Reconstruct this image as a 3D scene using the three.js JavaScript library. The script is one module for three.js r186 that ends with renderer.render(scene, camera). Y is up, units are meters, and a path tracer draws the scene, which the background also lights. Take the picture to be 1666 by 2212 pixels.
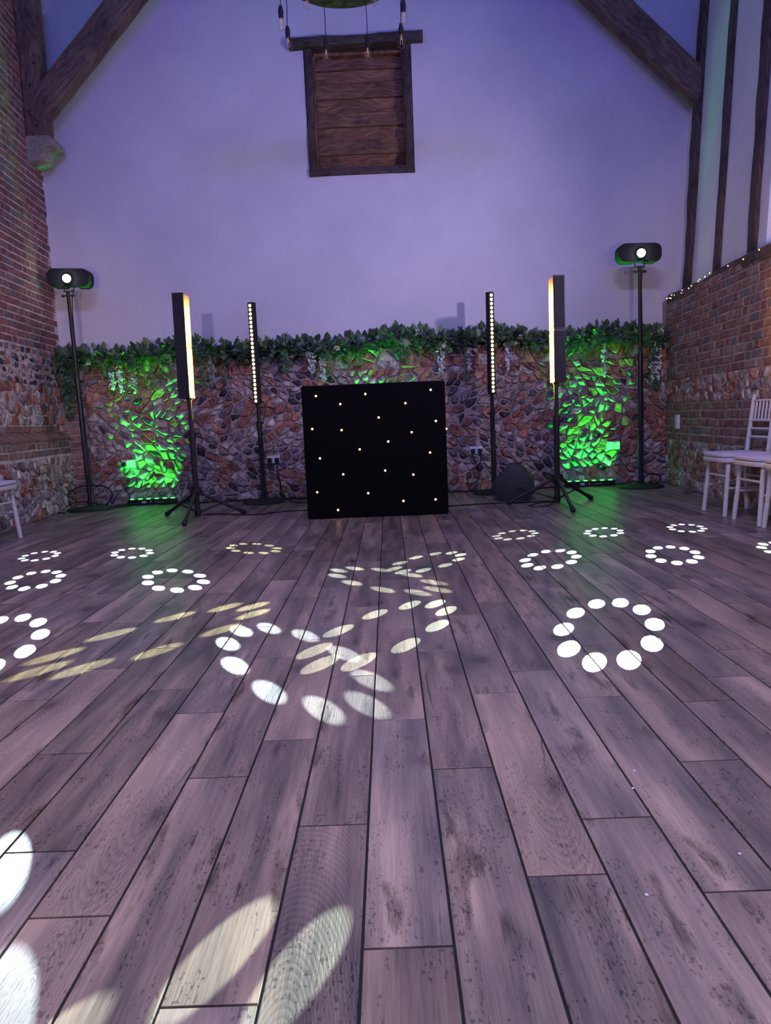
import * as THREE from 'three';
import { mergeGeometries, toCreasedNormals } from 'three/addons/utils/BufferGeometryUtils.js';
import { RoundedBoxGeometry } from 'three/addons/geometries/RoundedBoxGeometry.js';

// ---------------------------------------------------------------- camera, sky, exposure, unseen lamps
const scene = new THREE.Scene();
const camera = new THREE.PerspectiveCamera(2 * Math.atan(1106 / 1560) * 180 / Math.PI, 1666 / 2212, 0.05, 60);
camera.position.set(0, 0.87, 0);
camera.rotation.set(-0.129156, 0.008594, -0.042, 'YXZ');
const renderer = new THREE.WebGLRenderer({ antialias: true });
renderer.toneMapping = THREE.LinearToneMapping;
renderer.toneMappingExposure = 1.0;
renderer.shadowMap.enabled = true;
scene.background = new THREE.Color().setRGB(0.46, 0.58, 0.95);           // dusk seen through the window
// unseen lamps out of view, placed to light the walls (built further down): [position, target, colour, candela, half angle, penumbra, size]
const UNSEEN_WASH = [
  // unseen lamp on the right ledge: throws the right loudspeaker shadow on the plaster
  { at: [3.02, 2.27, -4.15], to: [-1.5, 2.6, -8.45], color: [0.79, 0.64, 1.0], cd: 25, angle: 0.75, pen: 0.9, size: 0.045, label: 'unseen lamp on the ledge of the right wall, out of view, lighting the back wall' },
  // unseen warm lamps on stands, out of view, placed to light the side walls
  { at: [2.0, 1.55, -3.3], to: [3.0, 1.75, -5.7], color: [1.0, 0.62, 0.36], cd: 9, angle: 0.42, pen: 1, size: 0.045, label: 'unseen warm par can lamp on a stand right of the camera, for the light on the right wall', stand: true },
  { at: [-2.2, 1.55, -3.4], to: [-3.55, 1.6, -6.9], color: [1.0, 0.66, 0.46], cd: 9, angle: 0.40, pen: 1, size: 0.045, label: 'unseen warm par can lamp on a stand left of the camera, for the light on the left wall', stand: true },
];
// unseen panels out of view, placed to light the upper wall and floor: [position, target, width, height, colour, intensity]
const UNSEEN_FLOOD = [
  { at: [-2.0, 5.3, -0.6], to: [-0.5, 6.0, -8.4], w: 1.0, h: 0.5, color: [0.02, 0.02, 1.0], power: 46 },
  { at: [2.0, 5.3, -0.6], to: [0.5, 6.0, -8.4], w: 1.0, h: 0.5, color: [0.02, 0.02, 1.0], power: 46 },
  { at: [0, 5.3, -0.2], to: [0, 0, -0.35], w: 1.8, h: 1.0, color: [0.70, 0.65, 1.0], power: 48 },
];

// ---------------------------------------------------------------- helpers
let seed = 7;
function rng(s) { let a = s >>> 0; return () => { a |= 0; a = a + 0x6D2B79F5 | 0; let t = Math.imul(a ^ a >>> 15, 1 | a); t = t + Math.imul(t ^ t >>> 7, 61 | t) ^ t; return ((t ^ t >>> 14) >>> 0) / 4294967296; }; }
const V = (x, y, z) => new THREE.Vector3(x, y, z);
const PI = Math.PI, lerp = (a, b, t) => a + (b - a) * t, clamp = (x, a = 0, b = 1) => Math.min(b, Math.max(a, x));
const smooth = (a, b, x) => { const t = clamp((x - a) / (b - a)); return t * t * (3 - 2 * t); };
const HT = new Float32Array(65536); { const r = rng(99); for (let i = 0; i < 65536; i++) HT[i] = r(); }
const hash2 = (x, y) => HT[((x & 255) << 8) | (y & 255)];
function noise(x, y) {
  const xi = Math.floor(x), yi = Math.floor(y); let fx = x - xi, fy = y - yi; fx = fx * fx * (3 - 2 * fx); fy = fy * fy * (3 - 2 * fy);
  const a = hash2(xi, yi), b = hash2(xi + 1, yi), c = hash2(xi, yi + 1), d = hash2(xi + 1, yi + 1);
  return a + (b - a) * fx + (c - a) * fy + (a - b - c + d) * fx * fy;
}
const fbm = (x, y, n = 4) => { let s = 0, a = 0.5, t = 0; for (let i = 0; i < n; i++) { s += a * noise(x, y); t += a; a *= 0.5; x = x * 2.03 + 17.1; y = y * 2.03 + 5.3; } return s / t; };
// tiling noise on a period p
function tnoise(x, y, p) {
  const m = (v) => ((v % p) + p) % p, xi = Math.floor(x), yi = Math.floor(y); let fx = x - xi, fy = y - yi; fx = fx * fx * (3 - 2 * fx); fy = fy * fy * (3 - 2 * fy);
  const a = hash2(m(xi), m(yi)), b = hash2(m(xi + 1), m(yi)), c = hash2(m(xi), m(yi + 1)), d = hash2(m(xi + 1), m(yi + 1));
  return a + (b - a) * fx + (c - a) * fy + (a - b - c + d) * fx * fy;
}
const tfbm = (u, v, p, n = 4) => { let s = 0, a = 0.5, t = 0; for (let i = 0; i < n; i++) { s += a * tnoise(u * p, v * p, p); t += a; a *= 0.55; p *= 2; } return s / t; };
function texture(w, h, fn, srgb = true) {
  const d = new Uint8Array(w * h * 4);
  for (let y = 0, o = 0; y < h; y++) for (let x = 0; x < w; x++, o += 4) { const c = fn(x / w, y / h, x, y); d[o] = clamp(c[0], 0, 255); d[o + 1] = clamp(c[1], 0, 255); d[o + 2] = clamp(c[2], 0, 255); d[o + 3] = 255; }
  const t = new THREE.DataTexture(d, w, h); t.wrapS = t.wrapT = THREE.RepeatWrapping; t.magFilter = THREE.LinearFilter; t.minFilter = THREE.LinearMipmapLinearFilter; t.generateMipmaps = true;
  if (srgb) t.colorSpace = THREE.SRGBColorSpace; t.needsUpdate = true; return t;
}
const rgb = (r, g, b) => new THREE.Color().setRGB(r, g, b);
const mat = (o) => new THREE.MeshStandardMaterial(o);
const taken = {};
function numbered(n) { const k = taken[n] = (taken[n] ?? -1) + 1; return k ? n + '_' + String(k).padStart(3, '0') : n; }
function cast(m) { m.castShadow = true; m.receiveShadow = true; return m; }
function tag(o, label, category, group) { o.userData.label = label; o.userData.category = category; if (group) o.userData.group = group; return o; }
function thing(name, label, category, [x, y, z] = [0, 0, 0], turn = 0, group) { const o = new THREE.Group(); o.name = numbered(name); o.position.set(x, y, z); o.rotation.y = turn; tag(o, label, category, group); scene.add(o); return o; }
function single(name, geo, m, label, category, group) { const o = cast(new THREE.Mesh(geo, m)); o.name = numbered(name); tag(o, label, category, group); scene.add(o); return o; }
function part(parent, name, geo, m) { const o = cast(new THREE.Mesh(geo, m)); o.name = name; parent.add(o); return o; }
function structure(name) { const o = new THREE.Group(); o.name = name; o.userData.kind = 'structure'; scene.add(o); return o; }
const clean = (g) => { g = g.index ? g.toNonIndexed() : g; for (const k of Object.keys(g.attributes)) if (!['position', 'normal', 'uv'].includes(k)) g.deleteAttribute(k); if (!g.attributes.uv) g.setAttribute('uv', new THREE.BufferAttribute(new Float32Array(g.attributes.position.count * 2), 2)); return g; };
const join = (list) => mergeGeometries(list.map(clean));
const box = (w, h, d, x = 0, y = 0, z = 0) => new THREE.BoxGeometry(w, h, d).translate(x, y, z);
const rbox = (w, h, d, x = 0, y = 0, z = 0, r = 0.006, s = 2) => new RoundedBoxGeometry(w, h, d, s, Math.min(r, w / 2.1, h / 2.1, d / 2.1)).translate(x, y, z);
const cyl = (r0, r1, h, x = 0, y = 0, z = 0, n = 20) => new THREE.CylinderGeometry(r1, r0, h, n).translate(x, y + h / 2, z);     // r0 at the bottom, base at y
function rod(a, b, r, r2 = r, n = 12) { const d = b.clone().sub(a), g = new THREE.CylinderGeometry(r2, r, d.length(), n); g.translate(0, d.length() / 2, 0); g.applyQuaternion(new THREE.Quaternion().setFromUnitVectors(V(0, 1, 0), d.clone().normalize())); return g.translate(a.x, a.y, a.z); }
const tube = (pts, r, seg = pts.length * 8, n = 6) => new THREE.TubeGeometry(new THREE.CatmullRomCurve3(pts.map((p) => p.isVector3 ? p : V(...p))), seg, r, n);
const lathe = (pts, n = 24) => new THREE.LatheGeometry(pts.map(([x, y]) => new THREE.Vector2(x, y)), n);
// how large a point's neighbourhood shows (only to choose which alike pieces become parts of their own when there are more than 300)
camera.aspect = 1666 / 2212; camera.updateProjectionMatrix(); camera.updateMatrixWorld();
function shown(p, size) { const q = p.clone().project(camera), d = p.distanceTo(camera.position); return (Math.abs(q.x) < 1.05 && Math.abs(q.y) < 1.05 && q.z < 1 ? 1000 : 0) + size / d; }

// metric uv on a geometry by dominant axis
function metricUV(g, s = 1, swap = false) {
  g = g.index ? g.toNonIndexed() : g; const p = g.attributes.position, n = g.attributes.normal, uv = new Float32Array(p.count * 2);
  for (let i = 0; i < p.count; i++) { const ax = Math.abs(n.getX(i)), ay = Math.abs(n.getY(i)), az = Math.abs(n.getZ(i)); const x = p.getX(i), y = p.getY(i), z = p.getZ(i); const [a, b] = ax > ay && ax > az ? [z, y] : ay > az ? [x, z] : [x, y]; uv[2 * i] = (swap ? b : a) * s; uv[2 * i + 1] = (swap ? a : b) * s; }
  g.setAttribute('uv', new THREE.BufferAttribute(uv, 2)); return g;
}
// a hewn timber along +y from 0 to len, w across (x), d deep (z), waney edges
function beam(len, w, d, amp, sd) {
  const n = Math.max(6, Math.round(len / 0.12)), g = new THREE.BoxGeometry(w, len, d, 3, n, 3).translate(0, len / 2, 0), p = g.attributes.position;
  for (let i = 0; i < p.count; i++) { const x = p.getX(i), y = p.getY(i), z = p.getZ(i);
    const q = Math.min(1, 1), cx = (fbm(y * 1.3 + sd * 7.7, 3.1) - 0.5) * amp * 3, cz = (fbm(y * 1.3 + sd * 3.3, 9.7) - 0.5) * amp * 3;
    const sx = (fbm(y * 5 + sd, z * 7 + x * 3 + sd) - 0.5) * amp * 2, sz = (fbm(y * 5 + 40 + sd, x * 7 + z * 3 + sd) - 0.5) * amp * 2;
    const cor = Math.abs(x) > w * 0.45 && Math.abs(z) > d * 0.45 ? 0.93 : 1;
    p.setXYZ(i, x * cor + cx + Math.sign(x) * sx * q, y, z * cor + cz + Math.sign(z) * sz); }
  g.computeVertexNormals(); return metricUV(toCreasedNormals(g, 0.7));
}
function place(g, a, b) { const d = b.clone().sub(a); g.applyQuaternion(new THREE.Quaternion().setFromUnitVectors(V(0, 1, 0), d.normalize())); return g.translate(a.x, a.y, a.z); }

// ---------------------------------------------------------------- textures and materials
const stoneTex = texture(512, 512, (u, v) => { const n = tfbm(u, v, 8, 5), m = tfbm(u + 0.37, v, 32, 3), k = 200 + 190 * (n - 0.5) + 130 * (m - 0.5) + (m > 0.66 ? 25 : 0); return [k + 6, k, k - 3]; });
const stoneBump = texture(512, 512, (u, v) => { const n = tfbm(u, v, 8, 5), m = tfbm(u + 0.37, v, 32, 3), k = 255 * (0.6 * n + 0.4 * m); return [k, k, k]; }, false);
const brickTex = texture(512, 512, (u, v) => { const n = tfbm(u, v, 8, 5), m = tfbm(u, v + 0.2, 64, 2), s = m > 0.74 ? -45 : 0, k = 208 + 120 * (n - 0.5) + 60 * (m - 0.5) + s; return [k + 4, k, k - 2]; });
const mortarTex = texture(512, 512, (u, v) => { const n = tfbm(u, v, 8, 5), m = tfbm(u, v, 64, 3), k = 215 + 80 * (n - 0.5) + 70 * (m - 0.5); return [k, k - 2, k - 6]; });
const plasterTex = texture(1024, 1024, (u, v) => { const n = tfbm(u, v, 4, 6), m = tfbm(u + 0.5, v, 128, 2), k = 236 + 22 * (n - 0.5) + 8 * (m - 0.5); return [k, k, k - 1]; });
const plasterBump = texture(1024, 1024, (u, v) => { const k = 255 * (0.75 * tfbm(u, v, 6, 5) + 0.25 * tfbm(u + 0.4, v, 128, 2)); return [k, k, k]; }, false);
const timberTex = texture(512, 1024, (u, v) => {
  const w = tfbm(u, v, 3, 3), f = tnoise(u * 64 + w * 9, v * 8, 64), g = tnoise(u * 128 + w * 14, v * 16, 128), kn = smooth(0.62, 0.92, tfbm(u + 0.13, v, 5, 4)), k = 195 + 75 * (f - 0.5) + 45 * (g - 0.5) + 50 * (w - 0.5) - 95 * kn; return [k, k * 0.97, k * 0.93]; });
const timberBump = texture(512, 1024, (u, v) => { const w = tfbm(u, v, 3, 3), f = tnoise(u * 64 + w * 9, v * 8, 64), g = tnoise(u * 128 + w * 14, v * 16, 128), k = 255 * (0.6 * f + 0.4 * g); return [k, k, k]; }, false);

// wood-look floor tiles: two sheets of eight boards each, every board 256 x 2048 px
function woodSheet(sd) {
  const r = rng(sd), B = []; for (let i = 0; i < 8; i++) B.push({ cx: 0.02 + 0.11 * r(), cy: 0.1 + 0.7 * r(), kind: r(), o: r() * 200, tone: -0.02 + 0.2 * (r() - 0.5), warm: r(), kx: r() * 0.148, ky: r() * 0.9, crack: r() < 0.45 ? r() * 0.148 : -1, c0: r() * 0.6, c1: 0.2 + r() * 0.4, blot: 0.60 + 0.1 * r() });
  const W = 2048, H = 2048, col = new Uint8Array(W * H * 4), hgt = new Uint8Array(W * H * 4);
  for (let y = 0; y < H; y++) { const ym = y / H * 0.908;
    for (let x = 0; x < W; x++) { const b = B[x >> 8], xm = (x & 255) / 256 * 0.1485, o = b.o;
      const wp = noise(xm * 9 + o, ym * 2.2) - 0.5, wq = noise(xm * 26 + o, ym * 6 + o) - 0.5;
      let line;
      const kd = Math.hypot((xm - b.kx) * 1.6, ym - b.ky), kn = Math.exp(-kd * kd / 0.0022);
      if (b.kind < 0.42) { const dx = xm - b.cx + wp * 0.05 + wq * 0.012, dy = (ym - b.cy) * 0.16; const rr = Math.sqrt(dx * dx * 1.2 + dy * dy * (dy > 0 ? 1 : 3)) + kn * 0.012; const s = rr * 200 - Math.floor(rr * 200); line = s < 0.72 ? s / 0.72 : (1 - s) / 0.28; line = 0.3 + 0.7 * line; }
      else { const s = noise((xm + wp * 0.02) * 150 + kn * 4, ym * 4 + o) ; line = 0.45 + 0.5 * s; }
      const fib = noise(xm * 420 + o, ym * 16 + o), fine = noise(xm * 1100, ym * 60 + o);
      const broad = fbm(xm * 16 + o, ym * 2.6 + o * 0.3, 3), smear = fbm(xm * 34 + o * 1.7, ym * 7 + o, 4);
      let t = 0.56 + b.tone + 0.20 * (line - 0.6) + 0.15 * (fib - 0.5) + 0.10 * (fine - 0.5) + 0.75 * (broad - 0.5);
      const blot = smooth(b.blot, b.blot + 0.16, smear * 0.6 + broad * 0.45); t -= 0.40 * blot;
      const mottle = noise(xm * 300 + o, ym * 130 + o); if (mottle > 0.78 && smear > 0.5) t -= 0.26;
      t -= 0.40 * kn * smooth(0.38, 0.62, smear * 0.7 + fib * 0.3);
      let crk = 0; if (b.crack >= 0 && ym > b.c0 && ym < b.c0 + b.c1) { const w0 = b.crack + (noise(ym * 9 + o, 1.5) - 0.5) * 0.05, e = Math.min(1, (ym - b.c0) * 9, (b.c0 + b.c1 - ym) * 9); crk = e * smooth(0.0034, 0.0008, Math.abs(xm - w0)); t -= 0.46 * crk; }
      t = clamp(t); const i = (y * W + x) * 4, wm = 6 * (b.warm - 0.5) + 12 * (broad - 0.5);
      col[i] = 62 + 128 * t + wm; col[i + 1] = 53 + 116 * t; col[i + 2] = 49 + 108 * t - wm; col[i + 3] = 255;
      const hh = 128 + 60 * (fib - 0.5) + 50 * (line - 0.5) + 35 * (fine - 0.5) - 90 * crk - 30 * blot; hgt[i] = hgt[i + 1] = hgt[i + 2] = clamp(hh, 0, 255); hgt[i + 3] = 255; } }
  const mk = (d, s) => { const t = new THREE.DataTexture(d, W, H); t.magFilter = THREE.LinearFilter; t.minFilter = THREE.LinearMipmapLinearFilter; t.generateMipmaps = true; t.wrapS = t.wrapT = THREE.RepeatWrapping; if (s) t.colorSpace = THREE.SRGBColorSpace; t.needsUpdate = true; return t; };
  return [mk(col, true), mk(hgt, false)];
}
const PLANK = [];
for (const sd of [11, 23]) { const [c, b] = woodSheet(sd); for (const k of [0.86, 0.96, 1.06]) PLANK.push(mat({ map: c, bumpMap: b, bumpScale: 0.0012, color: rgb(k, k * 0.985, k * 0.97), roughness: 0.36 })); }

const M = {
  grout: mat({ color: rgb(0.012, 0.011, 0.012), roughness: 0.9 }),
  plaster: mat({ map: plasterTex, bumpMap: plasterBump, bumpScale: 0.004, color: rgb(0.86, 0.85, 0.84), roughness: 0.9 }),
  mortar: mat({ map: mortarTex, bumpMap: stoneBump, bumpScale: 0.012, color: rgb(0.60, 0.48, 0.42), roughness: 1 }),
  mortarPale: mat({ map: mortarTex, bumpMap: stoneBump, bumpScale: 0.008, color: rgb(0.80, 0.72, 0.68), roughness: 1 }),
  oak: mat({ map: timberTex, bumpMap: timberBump, bumpScale: 0.004, color: rgb(0.30, 0.205, 0.155), roughness: 0.8 }),
  oldOak: mat({ map: timberTex, bumpMap: timberBump, bumpScale: 0.008, color: rgb(0.155, 0.118, 0.104), roughness: 0.9 }),
  louvre: mat({ map: timberTex, bumpMap: timberBump, bumpScale: 0.003, color: rgb(0.44, 0.245, 0.135), roughness: 0.8 }),
  corbel: mat({ map: mortarTex, bumpMap: stoneBump, bumpScale: 0.003, color: rgb(0.50, 0.44, 0.34), roughness: 0.95 }),
  black: mat({ color: rgb(0.012, 0.012, 0.013), roughness: 0.38 }),
  blackMatt: mat({ color: rgb(0.012, 0.012, 0.013), roughness: 0.8 }),
  speaker: mat({ color: rgb(0.014, 0.013, 0.013), roughness: 0.30, bumpMap: stoneBump, bumpScale: 0.0004 }),
  rubber: mat({ color: rgb(0.008, 0.008, 0.008), roughness: 0.7 }),
  cloth: new THREE.MeshPhysicalMaterial({ color: rgb(0.004, 0.0036, 0.004), roughness: 1, specularIntensity: 0.15, bumpMap: stoneBump, bumpScale: 0.001 }),
  chair: mat({ color: rgb(0.72, 0.68, 0.62), roughness: 0.45 }),
  cushion: mat({ color: rgb(0.66, 0.63, 0.66), roughness: 0.95 }),
  white: mat({ color: rgb(0.78, 0.78, 0.78), roughness: 0.4 }),
  chrome: mat({ color: rgb(0.72, 0.72, 0.74), roughness: 0.18, metalness: 1 }),
  steel: mat({ color: rgb(0.45, 0.45, 0.46), roughness: 0.4, metalness: 1 }),
  glass: new THREE.MeshPhysicalMaterial({ color: rgb(1, 1, 1), transmission: 1, thickness: 0, roughness: 0.02, ior: 1.5 }),
  bulbGlass: new THREE.MeshPhysicalMaterial({ color: rgb(1, 0.97, 0.93), transmission: 1, thickness: 0, roughness: 0.02, ior: 1.45 }),
  brass: mat({ color: rgb(0.55, 0.36, 0.16), roughness: 0.35, metalness: 1 }),
  filament: mat({ color: rgb(0.8, 0.55, 0.3), roughness: 0.5, emissive: rgb(1, 0.5, 0.2), emissiveIntensity: 0.15 }),
  moss: mat({ map: stoneTex, bumpMap: stoneBump, bumpScale: 0.02, color: rgb(0.09, 0.17, 0.035), roughness: 1 }),
  ivy: [rgb(0.038, 0.080, 0.042), rgb(0.062, 0.125, 0.055), rgb(0.085, 0.17, 0.055), rgb(0.15, 0.23, 0.065)].map((c) => mat({ color: c, roughness: 0.5, side: THREE.DoubleSide })),
  paleLeaf: mat({ color: rgb(0.22, 0.30, 0.20), roughness: 0.6, side: THREE.DoubleSide }),
  petal: mat({ color: rgb(0.80, 0.84, 0.82), roughness: 0.8, side: THREE.DoubleSide }),
  petalCream: mat({ color: rgb(0.62, 0.60, 0.36), roughness: 0.8, side: THREE.DoubleSide }),
  stem: mat({ color: rgb(0.11, 0.12, 0.05), roughness: 0.8 }),
  lensWhite: mat({ color: rgb(0.1, 0.1, 0.1), emissive: rgb(0.86, 0.95, 1), emissiveIntensity: 14 }),
  ledAmber: mat({ color: rgb(0.1, 0.1, 0.1), emissive: rgb(1, 0.66, 0.26), emissiveIntensity: 8 }),
  ledStar: mat({ color: rgb(0.1, 0.1, 0.1), emissive: rgb(1, 0.62, 0.24), emissiveIntensity: 12 }),
  ledStarPink: mat({ color: rgb(0.1, 0.1, 0.1), emissive: rgb(1, 0.42, 0.34), emissiveIntensity: 12 }),
  ledGreen: mat({ color: rgb(0.1, 0.1, 0.1), emissive: rgb(0.05, 1, 0.12), emissiveIntensity: 3 }),
  ledRed: mat({ color: rgb(0.1, 0.02, 0.02), emissive: rgb(1, 0.05, 0.04), emissiveIntensity: 2 }),
  display: mat({ color: rgb(0.5, 0.52, 0.56), roughness: 0.3 }),
  ceiling: mat({ color: rgb(0.55, 0.52, 0.5), roughness: 1 }),
};
const stoneM = [[0.52, 0.235, 0.165], [0.60, 0.31, 0.22], [0.42, 0.20, 0.15], [0.55, 0.43, 0.38], [0.66, 0.59, 0.54], [0.46, 0.41, 0.41], [0.23, 0.22, 0.25], [0.055, 0.056, 0.068], [0.72, 0.65, 0.60]]
  .map((c, i) => mat({ map: stoneTex, bumpMap: stoneBump, bumpScale: i < 3 ? 0.008 : 0.014, color: rgb(...c), roughness: i === 7 ? 0.55 : 0.92 }));
const brickM = [[0.40, 0.165, 0.130], [0.34, 0.135, 0.115], [0.45, 0.195, 0.150], [0.28, 0.125, 0.120], [0.38, 0.215, 0.175], [0.30, 0.20, 0.20]].map((c) => mat({ map: brickTex, bumpMap: stoneBump, bumpScale: 0.004, color: rgb(...c), roughness: 0.95 }));
const brickMellow = [[0.40, 0.225, 0.175], [0.36, 0.19, 0.145], [0.43, 0.27, 0.215], [0.31, 0.18, 0.155], [0.42, 0.32, 0.275], [0.27, 0.23, 0.23]].map((c) => mat({ map: brickTex, bumpMap: stoneBump, bumpScale: 0.005, color: rgb(...c), roughness: 0.95 }));

// ---------------------------------------------------------------- masonry pieces
function clip(poly, nx, ny, c) { const o = []; for (let i = 0; i < poly.length; i++) { const a = poly[i], b = poly[(i + 1) % poly.length], da = a[0] * nx + a[1] * ny - c, db = b[0] * nx + b[1] * ny - c; if (da <= 0) o.push(a); if (da * db < 0) { const t = da / (da - db); o.push([lerp(a[0], b[0], t), lerp(a[1], b[1], t)]); } } return o; }
const chaikin = (p, k) => { const o = []; for (let i = 0; i < p.length; i++) { const a = p[i], b = p[(i + 1) % p.length]; o.push([lerp(a[0], b[0], k), lerp(a[1], b[1], k)], [lerp(a[0], b[0], 1 - k), lerp(a[1], b[1], 1 - k)]); } return o; };
// a stone bedded in mortar, outline in the wall plane round its own middle, face towards +z
function stoneGeo(poly, d, r, sharp, uo) {
  if (!sharp && poly.length < 7) { const q = []; for (let i = 0; i < poly.length; i++) { const a = poly[i], b = poly[(i + 1) % poly.length], k = (r() - 0.65) * 0.16; q.push(a, [(a[0] + b[0]) / 2 * (1 + k), (a[1] + b[1]) / 2 * (1 + k)]); } poly = q; }
  let p = sharp ? chaikin(poly, 0.08) : poly.length > 7 ? poly : chaikin(poly, 0.16); if (p.length > 14) p = p.filter((_, i) => i % 2 === 0 || i > 26);
  const tx = (r() - 0.5) * 0.35, ty = (r() - 0.5) * 0.3, n = p.length, P = [], idx = [];
  const rings = sharp ? [[1, -0.02], [0.96, d * 0.85], [0.88, d]] : [[1, -0.02], [0.95, d * 0.45], [0.66, d * 0.95]];
  for (const [s, z] of rings) for (let i = 0; i < n; i++) { const j = sharp ? 1 : 1 + (r() - 0.5) * 0.10; const x = p[i][0] * s * j, y = p[i][1] * s * j; P.push(x, y, z + (z > 0 ? (tx * x + ty * y) + (sharp ? 0 : (r() - 0.5) * d * 0.22) : 0)); }
  P.push(0, 0, d * (sharp ? 1 : 1.05));
  for (let k = 0; k < rings.length - 1; k++) for (let i = 0; i < n; i++) { const a = k * n + i, b = k * n + (i + 1) % n, c = a + n, e = b + n; idx.push(a, b, e, a, e, c); }
  const c0 = P.length / 3 - 1, b0 = (rings.length - 1) * n; for (let i = 0; i < n; i++) idx.push(b0 + i, b0 + (i + 1) % n, c0);
  let g = new THREE.BufferGeometry(); g.setAttribute('position', new THREE.Float32BufferAttribute(P, 3)); g.setIndex(idx); g.computeVertexNormals(); g = toCreasedNormals(g, sharp ? 0.5 : 0.85);
  const q = g.attributes.position, uv = new Float32Array(q.count * 2); for (let i = 0; i < q.count; i++) { uv[2 * i] = (q.getX(i) + q.getZ(i) + uo) * 2.2; uv[2 * i + 1] = (q.getY(i) + q.getZ(i) + uo * 1.7) * 2.2; } g.setAttribute('uv', new THREE.BufferAttribute(uv, 2)); return g;
}
// random rubble in [x0,x1] x [y0,y1]: a list of { x, y, geo, mat, name }
function rubble(x0, x1, y0, y1, cw, ch, sd, pick, depth = [0.02, 0.045], gap = 0.010, shear = 0, drop = 0) {
  const r = rng(sd), S = [], sh = (x, y) => shear * Math.sin(x * 1.9 + y * 5.1 + sd), skip = null;
  let  nx = Math.max(1, Math.round((x1 - x0) / cw)), ny = Math.max(1, Math.round((y1 - y0) / ch)); const dx = (x1 - x0) / nx, dy = (y1 - y0) / ny;
  for (let j = 0; j < ny; j++) for (let i = 0; i < nx; i++) { const q = [x0 + (i + 0.5 + (j % 2 ? 0.25 : -0.25) + (r() - 0.5) * 0.85) * dx, y0 + (j + 0.5 + (r() - 0.5) * 0.85) * dy]; if (r() >= drop) S.push(q); }
  const out = [];
  for (const s of S) {
    let p = [[Math.max(x0, s[0] - 0.3), Math.max(y0, s[1] - 0.3)], [Math.min(x1, s[0] + 0.3), Math.max(y0, s[1] - 0.3)], [Math.min(x1, s[0] + 0.3), Math.min(y1, s[1] + 0.3)], [Math.max(x0, s[0] - 0.3), Math.min(y1, s[1] + 0.3)]];
    for (const t of S) { if (t === s) continue; let a = t[0] - s[0], b = t[1] - s[1]; if (Math.hypot(a, b) > 0.42) continue; const k = sh((s[0] + t[0]) / 2, (s[1] + t[1]) / 2), a1 = a + k * b, b1 = b + k * a + k * k * b; a = a1; b = b1; const l = Math.hypot(a, b); if (l < 1e-6) continue; p = clip(p, a / l, b / l, (a * (t[0] + s[0]) / 2 + b * (t[1] + s[1]) / 2) / l - gap * (0.5 + 0.9 * r())); if (p.length < 3) break; }
    if (p.length < 3) continue;
    let cx = 0, cy = 0, A = 0; for (let i = 0; i < p.length; i++) { const a = p[i], b = p[(i + 1) % p.length], k = a[0] * b[1] - b[0] * a[1]; A += k; cx += (a[0] + b[0]) * k; cy += (a[1] + b[1]) * k; } if (Math.abs(A) < 1e-3) continue; cx /= 3 * A; cy /= 3 * A;
    const kind = pick(cx, cy, r); if (kind === null || (skip && skip(cx, cy))) continue;
    let q = p.map(([x, y]) => [x - cx, y - cy]).filter((a, i, L) => { const b = L[(i + 1) % L.length]; return Math.hypot(a[0] - b[0], a[1] - b[1]) > 0.008; }); if (q.length < 3) continue;
    if (kind === 7 || kind === 6) { const k = 0.78 + 0.18 * r(); q = q.map(([x, y]) => [x * k, y * k]); }
    if (q.length > 7) q = q.filter((_, i) => i % 4 !== 3);
    out.push({ x: cx, y: cy, geo: stoneGeo(q, lerp(depth[0], depth[1], r() * r() * 0.6 + r() * 0.4), r, kind < 3 && r() < 0.75, r() * 5), m: stoneM[kind], size: Math.sqrt(Math.abs(A) / 2), name: kind < 3 ? 'brick' : 'stone' });
  }
  return out;
}
// bricks laid in courses: variants shared between alike pieces
function brickGeo(w, h, d, r) {
  const e = 0.005, j = () => (r() - 0.5) * 0.004, P = [], idx = []; const c = [[-1, -1], [1, -1], [1, 1], [-1, 1]];
  for (const [ins, z] of [[0, -0.02], [0, d - e], [e, d]]) for (const [a, b] of c) P.push(a * (w / 2 - ins) + j(), b * (h / 2 - ins) + j(), z + (z > 0 ? j() * 0.8 : 0));
  for (let k = 0; k < 2; k++) for (let i = 0; i < 4; i++) { const a = k * 4 + i, b = k * 4 + (i + 1) % 4; idx.push(a, b, b + 4, a, b + 4, a + 4); } idx.push(8, 9, 10, 8, 10, 11);
  let g = new THREE.BufferGeometry(); g.setAttribute('position', new THREE.Float32BufferAttribute(P, 3)); g.setIndex(idx); g = g.toNonIndexed(); g.computeVertexNormals(); const u = r() * 5, q = g.attributes.position, uv = new Float32Array(q.count * 2);
  for (let i = 0; i < q.count; i++) { uv[2 * i] = (q.getX(i) + q.getZ(i) + u) * 2.5; uv[2 * i + 1] = (q.getY(i) + q.getZ(i) + u * 1.3) * 2.5; } g.setAttribute('uv', new THREE.BufferAttribute(uv, 2)); return g;
}
const brickSet = {}; { const r = rng(5); for (const [k, w] of [['s', 0.215], ['h', 0.103], ['q', 0.158]]) brickSet[k] = Array.from({ length: 5 }, () => brickGeo(w - 0.004, 0.0605, 0.007, r)); }
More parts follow.
